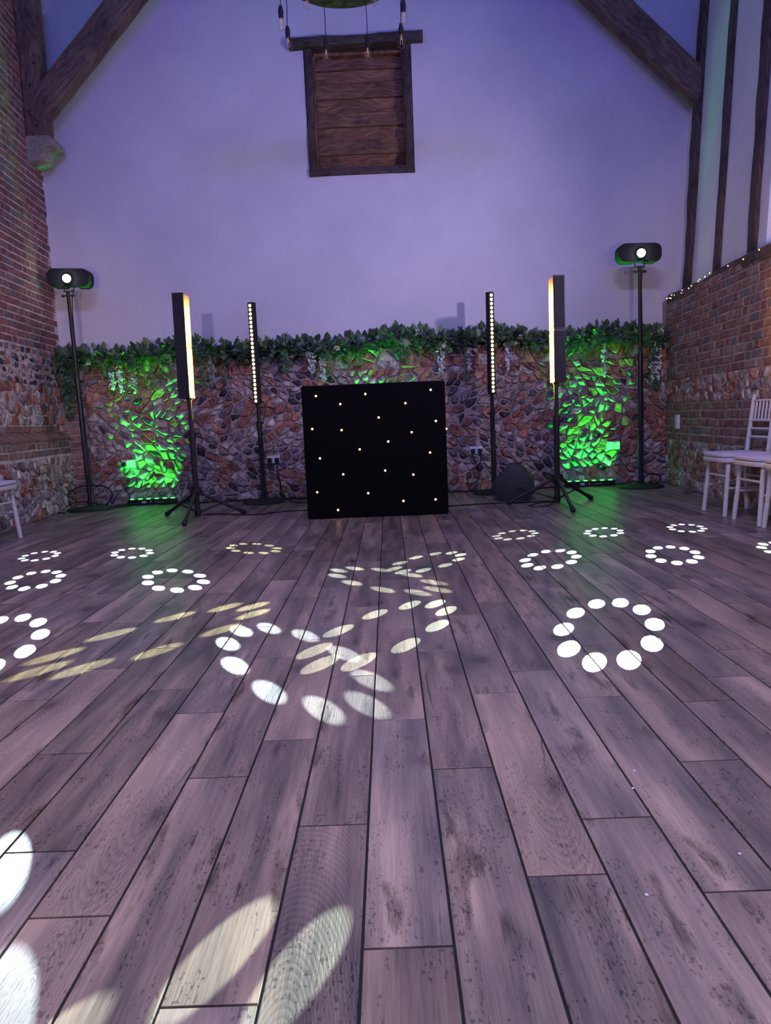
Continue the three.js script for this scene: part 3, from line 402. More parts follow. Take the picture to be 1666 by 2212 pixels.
// ---------------------------------------------------------------- light stands with the ring effect lights
const RING = 0.0293, DOT = 0.0062, GD = 0.032;              // every beam is a ring of ten dots cut by a gobo close in front of the lamp
const goboGeo = (() => { const s = new THREE.Shape(); s.absarc(0, 0, GD * 0.046, 0, 2 * PI); for (let i = 0; i < 10; i++) { const h = new THREE.Path(); h.absarc(GD * RING * Math.cos(i * PI / 5), GD * RING * Math.sin(i * PI / 5), GD * DOT, 0, 2 * PI, true); s.holes.push(h); } return new THREE.ShapeGeometry(s, 20); })();
function effectStand(x, z, lens, beams, label, fixLabel, tilt, baseX, baseZ) {
  const t = thing('lighting_stand', label, 'stand', [baseX, 0, baseZ]); const top = lens.y - 0.13;
  part(t, 'base_plate', lathe([[0, 0], [0.245, 0], [0.25, 0.008], [0.235, 0.022], [0.12, 0.034], [0.03, 0.042], [0, 0.042]], 40), M.blackMatt);
  part(t, 'lower_tube', rod(V(0, 0.03, 0), V((lens.x - baseX) * 0.6, 1.42, 0), 0.024), M.black); part(t, 'upper_tube', rod(V((lens.x - baseX) * 0.6, 1.40, 0), V(lens.x - baseX, top, 0), 0.0185), M.black);
  const c = part(t, 'clamp_collar', join([cyl(0.031, 0.031, 0.07, (lens.x - baseX) * 0.6, 1.37, 0), rod(V((lens.x - baseX) * 0.6, 1.40, 0), V((lens.x - baseX) * 0.6 + 0.07, 1.40, 0.01), 0.011)]), M.black);
  const k = V(lens.x - baseX, top, 0); part(t, 'wing_bolt', join([rod(k.clone().add(V(-0.05, -0.05, 0)), k.clone().add(V(0.05, -0.05, 0)), 0.008), new THREE.SphereGeometry(0.017, 10, 8).translate(k.x - 0.055, k.y - 0.05, 0), new THREE.SphereGeometry(0.017, 10, 8).translate(k.x + 0.055, k.y - 0.05, 0)]), M.black);
  part(t, 'cable', tube([[k.x + 0.05, k.y + 0.02, -0.02], [k.x + 0.03, k.y - 0.1, -0.02], [k.x + 0.026, k.y - 0.5, 0], [k.x * 0.6 + 0.03, 1.2, 0], [0.03, 0.5, 0], [0.04, 0.06, -0.02]], 0.005, 60, 6), M.rubber);
  // the fixture on top
  const f = thing('effect_light', fixLabel, 'stage light', [lens.x, lens.y, lens.z - 0.03]); f.rotation.z = tilt;
  const sh = new THREE.Shape(); const w = 0.215, h = 0.085; sh.moveTo(-w + 0.05, -h); sh.lineTo(-0.06, -h); sh.lineTo(-0.04, -h + 0.018); sh.lineTo(0.06, -h + 0.018); sh.lineTo(0.09, -h); sh.lineTo(w - 0.05, -h); sh.quadraticCurveTo(w, -h + 0.01, w, -h + 0.07); sh.lineTo(w, h - 0.07); sh.quadraticCurveTo(w, h - 0.01, w - 0.06, h); sh.lineTo(-w + 0.06, h); sh.quadraticCurveTo(-w, h - 0.01, -w, h - 0.07); sh.lineTo(-w, -h + 0.07); sh.quadraticCurveTo(-w, -h + 0.01, -w + 0.05, -h);
  part(f, 'housing', toCreasedNormals(new THREE.ExtrudeGeometry(sh, { depth: 0.13, bevelEnabled: true, bevelSize: 0.012, bevelThickness: 0.012, bevelSegments: 3, curveSegments: 8 }), 0.5).translate(0, 0.012, -0.165), M.blackMatt);
  part(f, 'lens_bezel', new THREE.TorusGeometry(0.047, 0.008, 10, 28).translate(0, 0, -0.012), M.black);
  part(f, 'bracket', join([rod(V(-0.06, -0.06, -0.06), V(-0.045, -0.13, -0.05), 0.006), rod(V(0.06, -0.06, -0.06), V(0.045, -0.13, -0.05), 0.006), box(0.11, 0.008, 0.03, 0, -0.13, -0.04)]), M.black);
  const lamp = part(f, 'lens', new THREE.SphereGeometry(0.042, 24, 16), M.lensWhite);
  f.updateMatrixWorld(true); const S = V(0, 0, 0).applyMatrix4(lamp.matrixWorld), inv = f.quaternion.clone().invert();
  for (const [tx, tz, phase, cd, col, soft = 1] of beams) {
    const n = V(tx, 0, tz).sub(S).normalize(), e1 = n.clone().cross(V(0, 1, 0)).normalize(), e2 = e1.clone().cross(n);
    const sp = new THREE.SpotLight(rgb(...col), cd, 0, 0.0425, 0.05, 2); sp.position.set(0, 0, 0); lamp.add(sp); lamp.add(sp.target); sp.target.position.copy(n.clone().applyQuaternion(inv)); sp.castShadow = true; sp.shadow.radius = 0.0006 * soft; sp.shadow.camera.near = 0.005; sp.name = 'beam';
    const g = part(f, 'gobo', goboGeo, M.blackMatt); const a = phase * PI / 180, B = new THREE.Matrix4().makeBasis(e1.clone().multiplyScalar(Math.cos(a)).addScaledVector(e2, Math.sin(a)), e1.clone().multiplyScalar(-Math.sin(a)).addScaledVector(e2, Math.cos(a)), n.clone().negate());
    g.quaternion.copy(inv).multiply(new THREE.Quaternion().setFromRotationMatrix(B)); g.position.copy(n.clone().multiplyScalar(GD).applyQuaternion(inv));
  }
  return t;
}
const WH = [0.70, 0.92, 1.0], YE = [0.84, 1.0, 0.58], YW = [0.74, 0.96, 0.84];
effectStand(0, 0, V(-3.356, 2.485, -7.9), [[-2.52, -5.06, 16.5, 330, WH], [-1.85, -5.03, 5.5, 430, WH], [-0.99, -5.02, 35.6, 420, YE], [-2.15, -4.24, 7.9, 900, WH], [-1.27, -4.08, 35.7, 1200, WH], [-1.71, -2.99, 0.3, 1700, WH], [-0.07, -3.87, 29.4, 800, YW, 3], [-0.40, -2.58, 29.6, 1050, WH, 3], [-0.837, -0.897, 0.65, 800, WH, 3]], 'tall black stand on a round base in the left corner', 'black effect light with one glaring white lens on the left corner stand', -0.05, -3.33, -7.93);
effectStand(0, 0, V(2.732, 2.477, -7.85), [[2.11, -5.13, 21.9, 280, YW], [1.51, -5.10, 26.9, 360, WH], [0.89, -5.14, 30.5, 330, YW], [1.66, -4.22, 16.3, 1000, WH], [0.94, -4.24, 19.5, 1000, WH], [0.22, -4.30, 23.3, 700, YW], [0.86, -2.83, 10.2, 1900, WH], [-0.03, -2.93, 13.9, 1050, YW], [-0.98, -3.0, 16.2, 1050, YE, 3], [2.337, -4.218, 15, 900, YW], [-0.534, -0.381, 2.95, 1500, YW, 2]], 'tall black stand on a round base in the right corner', 'black effect light with one glaring white lens on the right corner stand', -0.02, 2.75, -7.93);

// ---------------------------------------------------------------- LED tubes
function ledTube(x, z, turn, yaw, label) {
  const t = thing('led_tube_stand', label, 'stage light', [x, 0, z]);
  part(t, 'base_plate', lathe([[0, 0], [0.225, 0], [0.23, 0.01], [0.215, 0.026], [0.10, 0.036], [0.03, 0.042], [0, 0.042]], 40), M.blackMatt);
  part(t, 'lower_tube', rod(V(0, 0.03, 0), V(0, 0.86, 0), 0.024), M.black); part(t, 'upper_tube', rod(V(0, 0.85, 0), V(0, 1.12, 0), 0.019), M.black);
  part(t, 'clamp_collar', join([cyl(0.029, 0.029, 0.05, 0, 0.84, 0), rod(V(0, 0.87, 0), V(-0.055 * Math.sign(turn), 0.875, 0.01), 0.009), rod(V(0, 0.12, 0), V(0.045, 0.125, 0), 0.010)]), M.black);
  part(t, 'cable', tube([[0.02, 1.15, -0.05], [0.075, 1.03, -0.05], [0.06, 0.95, -0.03], [0.03, 0.88, -0.02], [0.032, 0.5, -0.01], [0.03, 0.05, -0.03]], 0.004, 40, 6), M.rubber);
  const b = part(t, 'housing', rbox(0.068, 1.075, 0.062, 0, 0, 0, 0.006), M.blackMatt); b.position.set(0, 1.615, 0); b.rotation.y = turn;
  const led = new THREE.SphereGeometry(0.0160, 16, 10).scale(1, 1, 0.5);
  for (let i = 0; i < 24; i++) { const l = part(b, 'led', led, M.ledAmber); l.position.set(0, 0.502 - i * 0.0437, 0.033);
    if (i % 3 === 1) { const s = new THREE.SpotLight(rgb(1, 0.44, 0.06), 6.5, 0, 0.34, 1, 2); s.name = 'led_light'; s.position.set(0, 0, 0); s.castShadow = true; s.shadow.radius = 0.3; l.add(s); l.add(s.target); s.target.position.set(0, 0, 1); } }
}
ledTube(-1.405, -7.93, -0.46, 0, 'column of round amber leds on a pole left of the black booth');
ledTube(1.137, -7.93, 0.42, 0, 'column of round amber leds on a pole right of the black booth');

// ---------------------------------------------------------------- column loudspeakers on tripods
function speakerStand(x, z, feet, spk, label, spkLabel, knob) {
  const t = thing('speaker_tripod', label, 'stand', [x, 0, z]);
  part(t, 'lower_tube', rod(V(0, 0.012, 0), V(0, 0.80, 0), 0.026), M.black); part(t, 'upper_tube', rod(V(0, 0.78, 0), V(0, 1.128, 0), 0.019), M.black);
  const c = part(t, 'clamp_collar', cyl(0.034, 0.034, 0.10, 0, 0.73, 0), M.black); part(c, 'clamp_knob', join([rod(V(0, 0.79, 0), V(0.055 * knob, 0.79, 0.02), 0.008), new THREE.TorusGeometry(0.02, 0.008, 8, 14).translate(0.068 * knob, 0.785, 0.02)]), M.black);
  part(t, 'leg_collar', cyl(0.055, 0.055, 0.045, 0, 0.235, 0, 12), M.black); part(t, 'lower_collar', cyl(0.034, 0.034, 0.04, 0, 0.035, 0, 12), M.black);
  for (const [fx, fz] of feet) { const a = V(0, 0.255, 0), f = V(fx - x, 0.022, fz - z), d = f.clone().sub(a).normalize(); const s = a.clone().addScaledVector(d, 0.045);
    const leg = part(t, 'leg', join([rod(s, f, 0.0165), new THREE.BoxGeometry(0.05, 0.04, 0.05).translate(s.x, s.y, s.z)]), M.black);
    part(leg, 'rubber_foot', join([rod(f.clone().addScaledVector(d, -0.05), f, 0.021, 0.024), new THREE.SphereGeometry(0.0225, 10, 8).translate(f.x, f.y + 0.001, f.z)]), M.rubber);
    part(t, 'brace', rod(V(0, 0.055, 0).addScaledVector(V(d.x, 0, d.z).normalize(), 0.03), a.clone().lerp(f, 0.55), 0.008), M.black); }
  const sp = thing('column_speaker', spkLabel, 'speaker', [spk[0], 1.126, spk[1]]); sp.rotation.z = spk[2];
  for (const y of [0.24, 0.724]) { const b = part(sp, 'cabinet', rbox(0.107, 0.474, 0.19, 0, y, 0, 0.006), M.speaker); const fr = []; for (let i = 0; i < 1; i++) fr.push(rbox(0.094, 0.452, 0.006, 0, y, 0.096, 0.003, 1)); part(b, 'grille', join(fr), M.blackMatt); }
  part(sp, 'joint', box(0.098, 0.016, 0.178, 0, 0.482, 0), M.black); part(sp, 'pole_socket', cyl(0.028, 0.028, 0.02, x - spk[0], -0.012, z - spk[1]), M.black);
}
speakerStand(-1.858, -6.86, [[-2.215, -7.05], [-1.83, -6.29], [-1.43, -6.96]], [-1.888, -6.89, -0.012], 'black speaker tripod standing left of the star cloth booth', 'black column loudspeaker on the tripod left of the booth', 1);
speakerStand(1.570, -6.79, [[1.13, -6.87], [1.555, -6.14], [1.935, -6.96]], [1.600, -6.84, 0.004], 'black speaker tripod standing right of the star cloth booth', 'black column loudspeaker on the tripod right of the booth', 1);

// ---------------------------------------------------------------- star cloth booth
{
  const t = thing('dj_booth', 'black cloth covered booth front studded with small amber star lights', 'booth', [-0.12, 0, -6.38]);
  part(t, 'cloth_front', rbox(1.258, 1.175, 0.46, 0, 0.5885, -0.23, 0.018, 3), M.cloth);
  const bulb = new THREE.SphereGeometry(0.0085, 10, 8);
  [[-0.619, 1.086], [-0.41, 1.008], [-0.188, 1.086], [0.159, 0.992], [0.383, 1.098], [0.42, 0.827], [-0.08, 0.878], [-0.667, 0.802], [-0.41, 0.782], [0.204, 0.738], [-0.005, 0.665], [-0.259, 0.607], [0.36, 0.553], [-0.613, 0.542], [-0.414, 0.393], [-0.042, 0.411], [0.205, 0.365], [-0.653, 0.243], [-0.201, 0.216], [0.109, 0.134], [0.395, 0.136], [-0.476, 0.077]].forEach(([x, y], i) => { const s = part(t, 'star_light', bulb, i === 13 ? M.ledStarPink : M.ledStar); s.position.set(x + 0.12, y, 0.003); });
  const s = part(t, 'star_light', bulb, M.ledStarPink); s.position.set(0.631, 0.755, -0.02);
  part(t, 'base_runner', join([box(0.03, 0.003, 0.02, -0.59, 0.0015, 0.008), box(0.02, 0.003, 0.02, 0.58, 0.0015, 0.008)]), M.steel);
}
// ---------------------------------------------------------------- green LED battens at the foot of the wall
function batten(x, z, w, label, cd) {
  const t = thing('led_batten', label, 'stage light', [x, 0, z]);
  part(t, 'housing', rbox(w, 0.062, 0.06, 0, 0.033, 0, 0.004), M.black);
  part(t, 'control_panel', join([box(0.05, 0.022, 0.003, -0.09, 0.034, 0.031)]), M.display); part(t, 'indicator', box(0.008, 0.008, 0.003, -0.012, 0.036, 0.031), M.ledRed);
  part(t, 'printed_strip', join(Array.from({ length: 9 }, (_, i) => box(0.008, i % 3 ? 0.007 : 0.010, 0.001, 0.045 + i * 0.0115, 0.033, 0.0305))), M.steel);
  for (let i = 0; i < 6; i++) { const l = part(t, 'led', rbox(0.042, 0.012, 0.03, 0, 0, 0, 0.004, 1), M.ledGreen); l.position.set(-w / 2 + w * (i + 0.5) / 6, 0.068, 0);
    const s = new THREE.SpotLight(rgb(0.01, 1, 0.04), cd, 0, 0.40, 1, 2); s.name = 'green_light'; s.position.set(0, 0, 0); s.castShadow = true; s.shadow.radius = 0.4; l.add(s); l.add(s.target); s.target.position.set(0, 1.5, (ZB + 0.04) - z); }
}
batten(-2.73, -8.212, 0.56, 'black led batten throwing green light up the left part of the flint wall', 14);
batten(2.27, -8.212, 0.56, 'black led batten throwing green light up the right part of the flint wall', 14);
batten(-0.10, -8.212, 0.56, 'black led batten hidden behind the booth throwing green light on the garland', 12);

// ---------------------------------------------------------------- wedge monitor
{
  const t = thing('floor_monitor', 'dark wedge shaped floor monitor speaker behind the right tripod', 'speaker', [1.235, 0, -7.28], -0.22);
  const s = new THREE.Shape([[-0.19, 0.13], [-0.165, 0.215], [-0.03, 0.345], [0.04, 0.345], [0.105, 0.31], [0.20, 0.20], [0.205, 0.075], [0.14, 0.0], [-0.14, 0.0]].map(([a, b]) => new THREE.Vector2(a, b)));
  part(t, 'cabinet', metricUV(toCreasedNormals(new THREE.ExtrudeGeometry(s, { depth: 0.30, bevelEnabled: true, bevelSize: 0.008, bevelThickness: 0.008, bevelSegments: 2 }), 0.4).translate(0, 0.008, -0.15), 2), mat({ color: rgb(0.018, 0.017, 0.02), roughness: 0.6, bumpMap: stoneBump, bumpScale: 0.001 }));
  part(t, 'handle_recess', rbox(0.10, 0.05, 0.006, 0.09, 0.115, 0.158, 0.003, 1), M.rubber);
}
// ---------------------------------------------------------------- sockets, plugs, cables
function socket(x, y, label, plugs) {
  const z = ZB + 0.03; const t = thing('wall_socket', label, 'socket', [x, y, z]);
  part(t, 'back_box', rbox(0.15, 0.088, 0.05, 0, 0, -0.012, 0.004), M.white); part(t, 'face_plate', rbox(0.146, 0.086, 0.008, 0, 0, 0.016, 0.003), M.white);
  for (const s of [-1, 1]) part(t, 'switch', rbox(0.014, 0.02, 0.006, s * 0.015, 0.02, 0.022, 0.002, 1), M.white);
  for (const s of plugs) { const p = thing('plug', 'black plug, ' + (s < 0 ? 'left' : 'right') + ' half of the ' + label, 'plug', [x + s * 0.042, y - 0.008, z + 0.034]); part(p, 'body', rbox(0.052, 0.05, 0.03, 0, 0, 0, 0.01), M.rubber); part(p, 'strain_relief', cyl(0.006, 0.008, 0.03, 0, -0.052, 0.002, 10), M.rubber); }
}
socket(-1.326, 0.456, 'double socket between the left led tube and the booth', [-1, 1]);
socket(0.992, 0.465, 'double socket between the booth and the right led tube', [-1, 1]);
socket(-2.99, 0.475, 'double socket beside the left green batten', [-1]);
socket(2.555, 0.455, 'double socket beside the right green batten', []);
{
  const cable = (label, pts, r = 0.0055) => single('cable', tube(pts, r, pts.length * 14, 6), M.rubber, label, 'cable');
  const zc = ZB + 0.08;
  cable('thin black cable hanging from the socket left of the booth to the floor', [[-1.368, 0.40, zc], [-1.365, 0.33, zc + 0.01], [-1.30, 0.27, zc + 0.02], [-1.26, 0.2, zc + 0.03], [-1.245, 0.08, zc + 0.04], [-1.18, 0.012, zc + 0.06], [-1.0, 0.007, zc + 0.1], [-0.7, 0.007, zc + 0.15]]);
  cable('second thin black cable hanging from the socket left of the booth', [[-1.284, 0.40, zc], [-1.275, 0.3, zc + 0.01], [-1.25, 0.18, zc + 0.02], [-1.235, 0.06, zc + 0.05], [-1.15, 0.008, zc + 0.2], [-1.02, 0.007, zc + 0.45], [-0.8, 0.007, zc + 0.55]]);
  cable('black cable looping down from the socket right of the booth', [[0.95, 0.41, zc], [0.97, 0.34, zc + 0.01], [1.0, 0.28, zc + 0.02], [1.005, 0.18, zc + 0.03], [0.97, 0.08, zc + 0.04], [0.90, 0.012, zc + 0.05], [0.8, 0.008, zc + 0.06], [0.5, 0.007, zc + 0.06]]);
  cable('black cable curling in a loop below the socket right of the booth', [[1.034, 0.41, zc], [1.03, 0.34, zc + 0.01], [0.99, 0.285, zc + 0.035], [0.91, 0.24, zc + 0.04], [0.875, 0.15, zc + 0.04], [0.885, 0.06, zc + 0.05], [0.93, 0.012, zc + 0.06], [1.1, 0.008, zc + 0.05]]);
  cable('black cable hanging from the socket beside the left green batten', [[-3.032, 0.42, zc], [-3.03, 0.3, zc], [-3.025, 0.2, zc + 0.02], [-2.985, 0.12, zc + 0.03], [-2.99, 0.05, zc + 0.04], [-3.05, 0.010, zc + 0.06], [-3.2, 0.008, zc + 0.08]]);
  cable('black cable lying along the foot of the wall from left stand to batten', [[-3.1, 0.008, -8.02], [-2.99, 0.008, -8.12], [-2.9, 0.02, -8.16]]);
  cable('black cable lying along the foot of the flint wall left of the booth', [[-2.42, 0.02, -8.17], [-2.2, 0.009, -8.16], [-1.9, 0.009, -8.17], [-1.6, 0.009, -8.18], [-1.3, 0.009, -8.19], [-0.9, 0.009, -8.18]], 0.009);
  cable('black cable lying along the foot of the flint wall right of the booth', [[0.45, 0.009, -8.19], [0.8, 0.009, -8.18], [1.2, 0.009, -8.19], [1.6, 0.009, -8.17], [1.97, 0.02, -8.17]], 0.009);
  cable('black cable snaking over the floor from the left tripod to the booth', [[-1.83, 0.012, -6.95], [-1.72, 0.007, -7.02], [-1.5, 0.007, -6.93], [-1.3, 0.007, -6.86], [-1.1, 0.007, -6.98], [-0.9, 0.007, -7.03], [-0.70, 0.007, -7.0]]);
  cable('pair of black cables running over the floor from the booth to the right tripod', [[0.45, 0.007, -6.86], [0.7, 0.007, -6.92], [0.95, 0.007, -6.97], [1.2, 0.007, -6.95], [1.45, 0.007, -6.93], [1.56, 0.012, -6.87]], 0.008);
  cable('thin black cable curled on the floor before the right tripod', [[1.55, 0.02, -6.80], [1.46, 0.006, -6.66], [1.36, 0.006, -6.60], [1.28, 0.006, -6.66], [1.32, 0.006, -6.76], [1.42, 0.006, -6.84]], 0.0045);
  cable('black coiled cable standing up behind the left corner stand base', [[-3.58, 0.05, -8.0], [-3.62, 0.16, -8.05], [-3.52, 0.24, -8.06], [-3.34, 0.255, -8.06], [-3.18, 0.23, -8.05], [-3.12, 0.15, -8.04], [-3.17, 0.06, -8.03], [-3.3, 0.012, -8.13], [-3.45, 0.012, -8.16]], 0.008);
  cable('black cable bowed over the floor at the left corner stand', [[-3.2, 0.01, -8.13], [-3.45, 0.06, -8.15], [-3.56, 0.075, -8.10], [-3.62, 0.02, -7.85], [-3.62, 0.008, -7.72], [-3.50, 0.008, -7.66]], 0.006);
  cable('black coiled cable standing up behind the right corner stand base', [[2.84, 0.03, -8.1], [2.86, 0.09, -8.12], [2.95, 0.125, -8.12], [3.03, 0.10, -8.12], [3.02, 0.04, -8.1], [2.95, 0.012, -8.08]], 0.008);
  cable('black cable lying from the right batten to the right corner stand', [[2.56, 0.02, -8.17], [2.66, 0.03, -8.16], [2.74, 0.05, -8.12], [2.80, 0.03, -8.08], [2.9, 0.008, -8.16]], 0.009);
}
// small things on walls and floor
{
  const t = thing('ledge_box', 'small white square box with a round ring on the ledge', 'device', [1.005, 1.685, -8.42]); part(t, 'case', rbox(0.10, 0.105, 0.05, 0, 0.05, 0, 0.006), M.white); part(t, 'ring', new THREE.TorusGeometry(0.034, 0.003, 6, 24).translate(0, 0.045, 0.026), M.steel); part(t, 'antenna', rod(V(0.058, 0.02, 0), V(0.058, 0.125, 0), 0.003), M.rubber);
  wallRight.updateMatrixWorld(true);
  const s = thing('wall_switch', 'narrow white wall switch on the right brick wall near the corner', 'switch'); part(s, 'face_plate', rbox(0.085, 0.147, 0.03, 0, 0, 0, 0.004), M.white); part(s, 'rocker', rbox(0.02, 0.05, 0.008, 0, 0, 0.017, 0.002, 1), M.display); s.position.copy(V(0.48, 0.70, 0.022).applyMatrix4(wallRight.matrixWorld)); s.rotation.y = RTURN;
  const c = thing('metal_cylinder', 'short shiny metal cylinder lying on the floor against the right wall', 'cylinder', [2.985, 0.028, -7.20], 0.25); part(c, 'barrel', cyl(0.027, 0.027, 0.115, 0, -0.0575, 0, 20).rotateZ(PI / 2), M.chrome); part(c, 'end_cap', join([cyl(0.0285, 0.0285, 0.012, 0, 0.05, 0, 20), cyl(0.0285, 0.0285, 0.012, 0, -0.062, 0, 20)]).rotateZ(PI / 2), M.steel);
  const r = rng(12), at = [[0.65, -1.31, 'alone on the board at the far right'], [0.43, -1.20, 'nearest to the camera'], [0.53, -1.57, 'on the long dark joint'], [0.56, -1.65, 'farthest from the camera']];
  for (const [x, z, w] of at) { const g = new THREE.IcosahedronGeometry(0.0035, 0).scale(1, 0.5, 1.2); single('crumb', g, M.white, 'tiny white crumb on the floor boards, ' + w, 'crumb', 'crumbs on the floor').position.set(x, 0.0016, z); }
}
// fairy lights
{
  const bulb = new THREE.SphereGeometry(0.006, 8, 6), mk = (c, k = 4) => mat({ color: rgb(0.1, 0.1, 0.1), emissive: rgb(...c), emissiveIntensity: k });
  const A = mk([1, 0.55, 0.15]), Pn = mk([1, 0.3, 0.3]), G = mk([0.2, 1, 0.2]), Wt = mk([1, 0.85, 0.6]);
  const t = thing('fairy_lights', 'string of tiny coloured fairy lights along the ledge of the right brick wall', 'fairy lights'); t.applyMatrix4(wallRight.matrixWorld);
  const pts = [[0.08, 0.00, Wt], [0.17, -0.01, A], [0.22, -0.02, Pn], [0.24, 0.01, G], [0.34, -0.005, G], [0.56, -0.02, Pn], [0.58, 0.005, Pn], [0.78, -0.01, A], [0.86, 0.0, A], [1.05, 0.01, A], [1.09, 0.02, A], [1.23, 0.02, Wt], [1.35, 0.03, A], [1.78, 0.01, Pn], [2.1, 0.0, A], [2.4, 0.01, A]];
  for (const [x, y, m] of pts) part(t, 'bulb', bulb, m).position.set(x, RTOP + 0.01 + y, 0.02); part(t, 'wire', tube(pts.map(([x, y]) => [x, RTOP + 0.005 + y, 0.012]), 0.0012, 120, 4), M.stem);
  const l = thing('fairy_lights', 'string of tiny amber fairy lights on the left brick wall', 'fairy lights'); l.applyMatrix4(wallLeft.matrixWorld);
  const q = [[-1.82, 1.99, A], [-1.76, 1.905, A], [-1.72, 1.895, A], [-2.0, 1.93, A], [-2.2, 1.97, A], [-2.4, 1.9, A]].sort((a, b) => a[0] - b[0]); for (const [x, y, m] of q) part(l, 'bulb', bulb, m).position.set(x, y, 0.025); part(l, 'wire', tube(q.map(([x, y]) => [x, y, 0.02]), 0.0012, 60, 4), M.stem);
}
// ---------------------------------------------------------------- chairs
function bamboo(a, b, r, rings) { const d = b.clone().sub(a), L = d.length(), P = [[0, 0]]; P.push([r * 0.9, 0], [r * 0.92, 0.004]); for (const f of rings) { const y = f * L; P.push([r, y - 0.012], [r, y - 0.006], [r * 0.86, y - 0.004], [r * 1.04, y - 0.0015], [r * 1.04, y + 0.0015], [r * 0.86, y + 0.004], [r, y + 0.006], [r, y + 0.012]); } P.push([r * 0.94, L], [0, L]); const g = lathe(P, 14); return place(g, a, b); }
function chair(x, z, turn, label) {
  const t = thing('banquet_chair', label, 'chair', [x, 0, z], turn, 'white banquet chairs along the walls');
  const sh = new THREE.Shape(); sh.moveTo(-0.185, -0.17); sh.lineTo(0.185, -0.17); sh.quadraticCurveTo(0.205, -0.05, 0.205, 0.13); sh.quadraticCurveTo(0.20, 0.20, 0.12, 0.205); sh.lineTo(-0.12, 0.205); sh.quadraticCurveTo(-0.20, 0.20, -0.205, 0.13); sh.quadraticCurveTo(-0.205, -0.05, -0.185, -0.17);
  const ex = (d, b, k) => { const g = new THREE.ExtrudeGeometry(sh, { depth: d, bevelEnabled: true, bevelSize: b, bevelThickness: b * k, bevelSegments: 3, curveSegments: 8 }); g.rotateX(-PI / 2); g.scale(1, 1, -1); const i = g.index; g.scale(1, 1, 1); const q = g.toNonIndexed ? (g.index ? g.toNonIndexed() : g) : g; const p = q.attributes.position; for (let n = 0; n < p.count; n += 3) { const a = [p.getX(n), p.getY(n), p.getZ(n)]; p.setXYZ(n, p.getX(n + 1), p.getY(n + 1), p.getZ(n + 1)); p.setXYZ(n + 1, ...a); } q.computeVertexNormals(); return toCreasedNormals(q, 0.6); };
  part(t, 'seat', ex(0.026, 0.004, 1).translate(0, 0.425, 0), M.chair);
  part(t, 'cushion', ex(0.004, 0.012, 1.1).scale(0.97, 1, 0.97).translate(0, 0.472, 0), M.cushion);
  for (const s of [-1, 1]) part(t, 'leg', bamboo(V(s * 0.188, 0, 0.178), V(s * 0.165, 0.425, 0.145), 0.0175, [0.30, 0.44, 0.63, 0.88]), M.chair);
  for (const s of [-1, 1]) { part(t, 'leg', bamboo(V(s * 0.180, 0, -0.172), V(s * 0.168, 0.43, -0.150), 0.0175, [0.3, 0.6]), M.chair); const p = part(t, 'back_post', bamboo(V(s * 0.168, 0.42, -0.150), V(s * 0.162, 0.915, -0.205), 0.0175, [0.15, 0.45, 0.97]), M.chair); part(p, 'finial', new THREE.SphereGeometry(0.014, 10, 8).translate(s * 0.162, 0.922, -0.2055), M.chair); }
  const by = (y) => -0.150 - (y - 0.42) / 0.495 * 0.055;
  for (const y of [0.60, 0.665, 0.73, 0.885]) part(t, 'back_rail', rod(V(-0.165, y, by(y)), V(0.165, y, by(y)), 0.0095), M.chair);
  for (let i = -2; i <= 2; i++) part(t, 'spindle', bamboo(V(i * 0.052, 0.73, by(0.73)), V(i * 0.052, 0.885, by(0.885)), 0.0085, [0.3, 0.7]), M.chair);
  for (const s of [-1, 1]) { part(t, 'stretcher', rod(V(s * 0.180, 0.22, 0.160), V(s * 0.174, 0.22, -0.162), 0.0095), M.chair); }
  part(t, 'stretcher', rod(V(-0.174, 0.31, 0.152), V(0.174, 0.31, 0.152), 0.0095), M.chair); part(t, 'stretcher', rod(V(-0.174, 0.29, -0.158), V(0.174, 0.29, -0.158), 0.0095), M.chair);
}
chair(2.765, -5.76, -PI / 2, 'white banquet chair by the right wall, farthest from the camera, backrest in view');
chair(2.765, -5.235, -PI / 2, 'white banquet chair by the right wall, second from the corner');
chair(2.765, -4.795, -PI / 2, 'white banquet chair by the right wall of which only a leg is in view');
chair(-3.30, -5.79, PI / 2, 'white banquet chair by the left wall cut off by the picture edge');

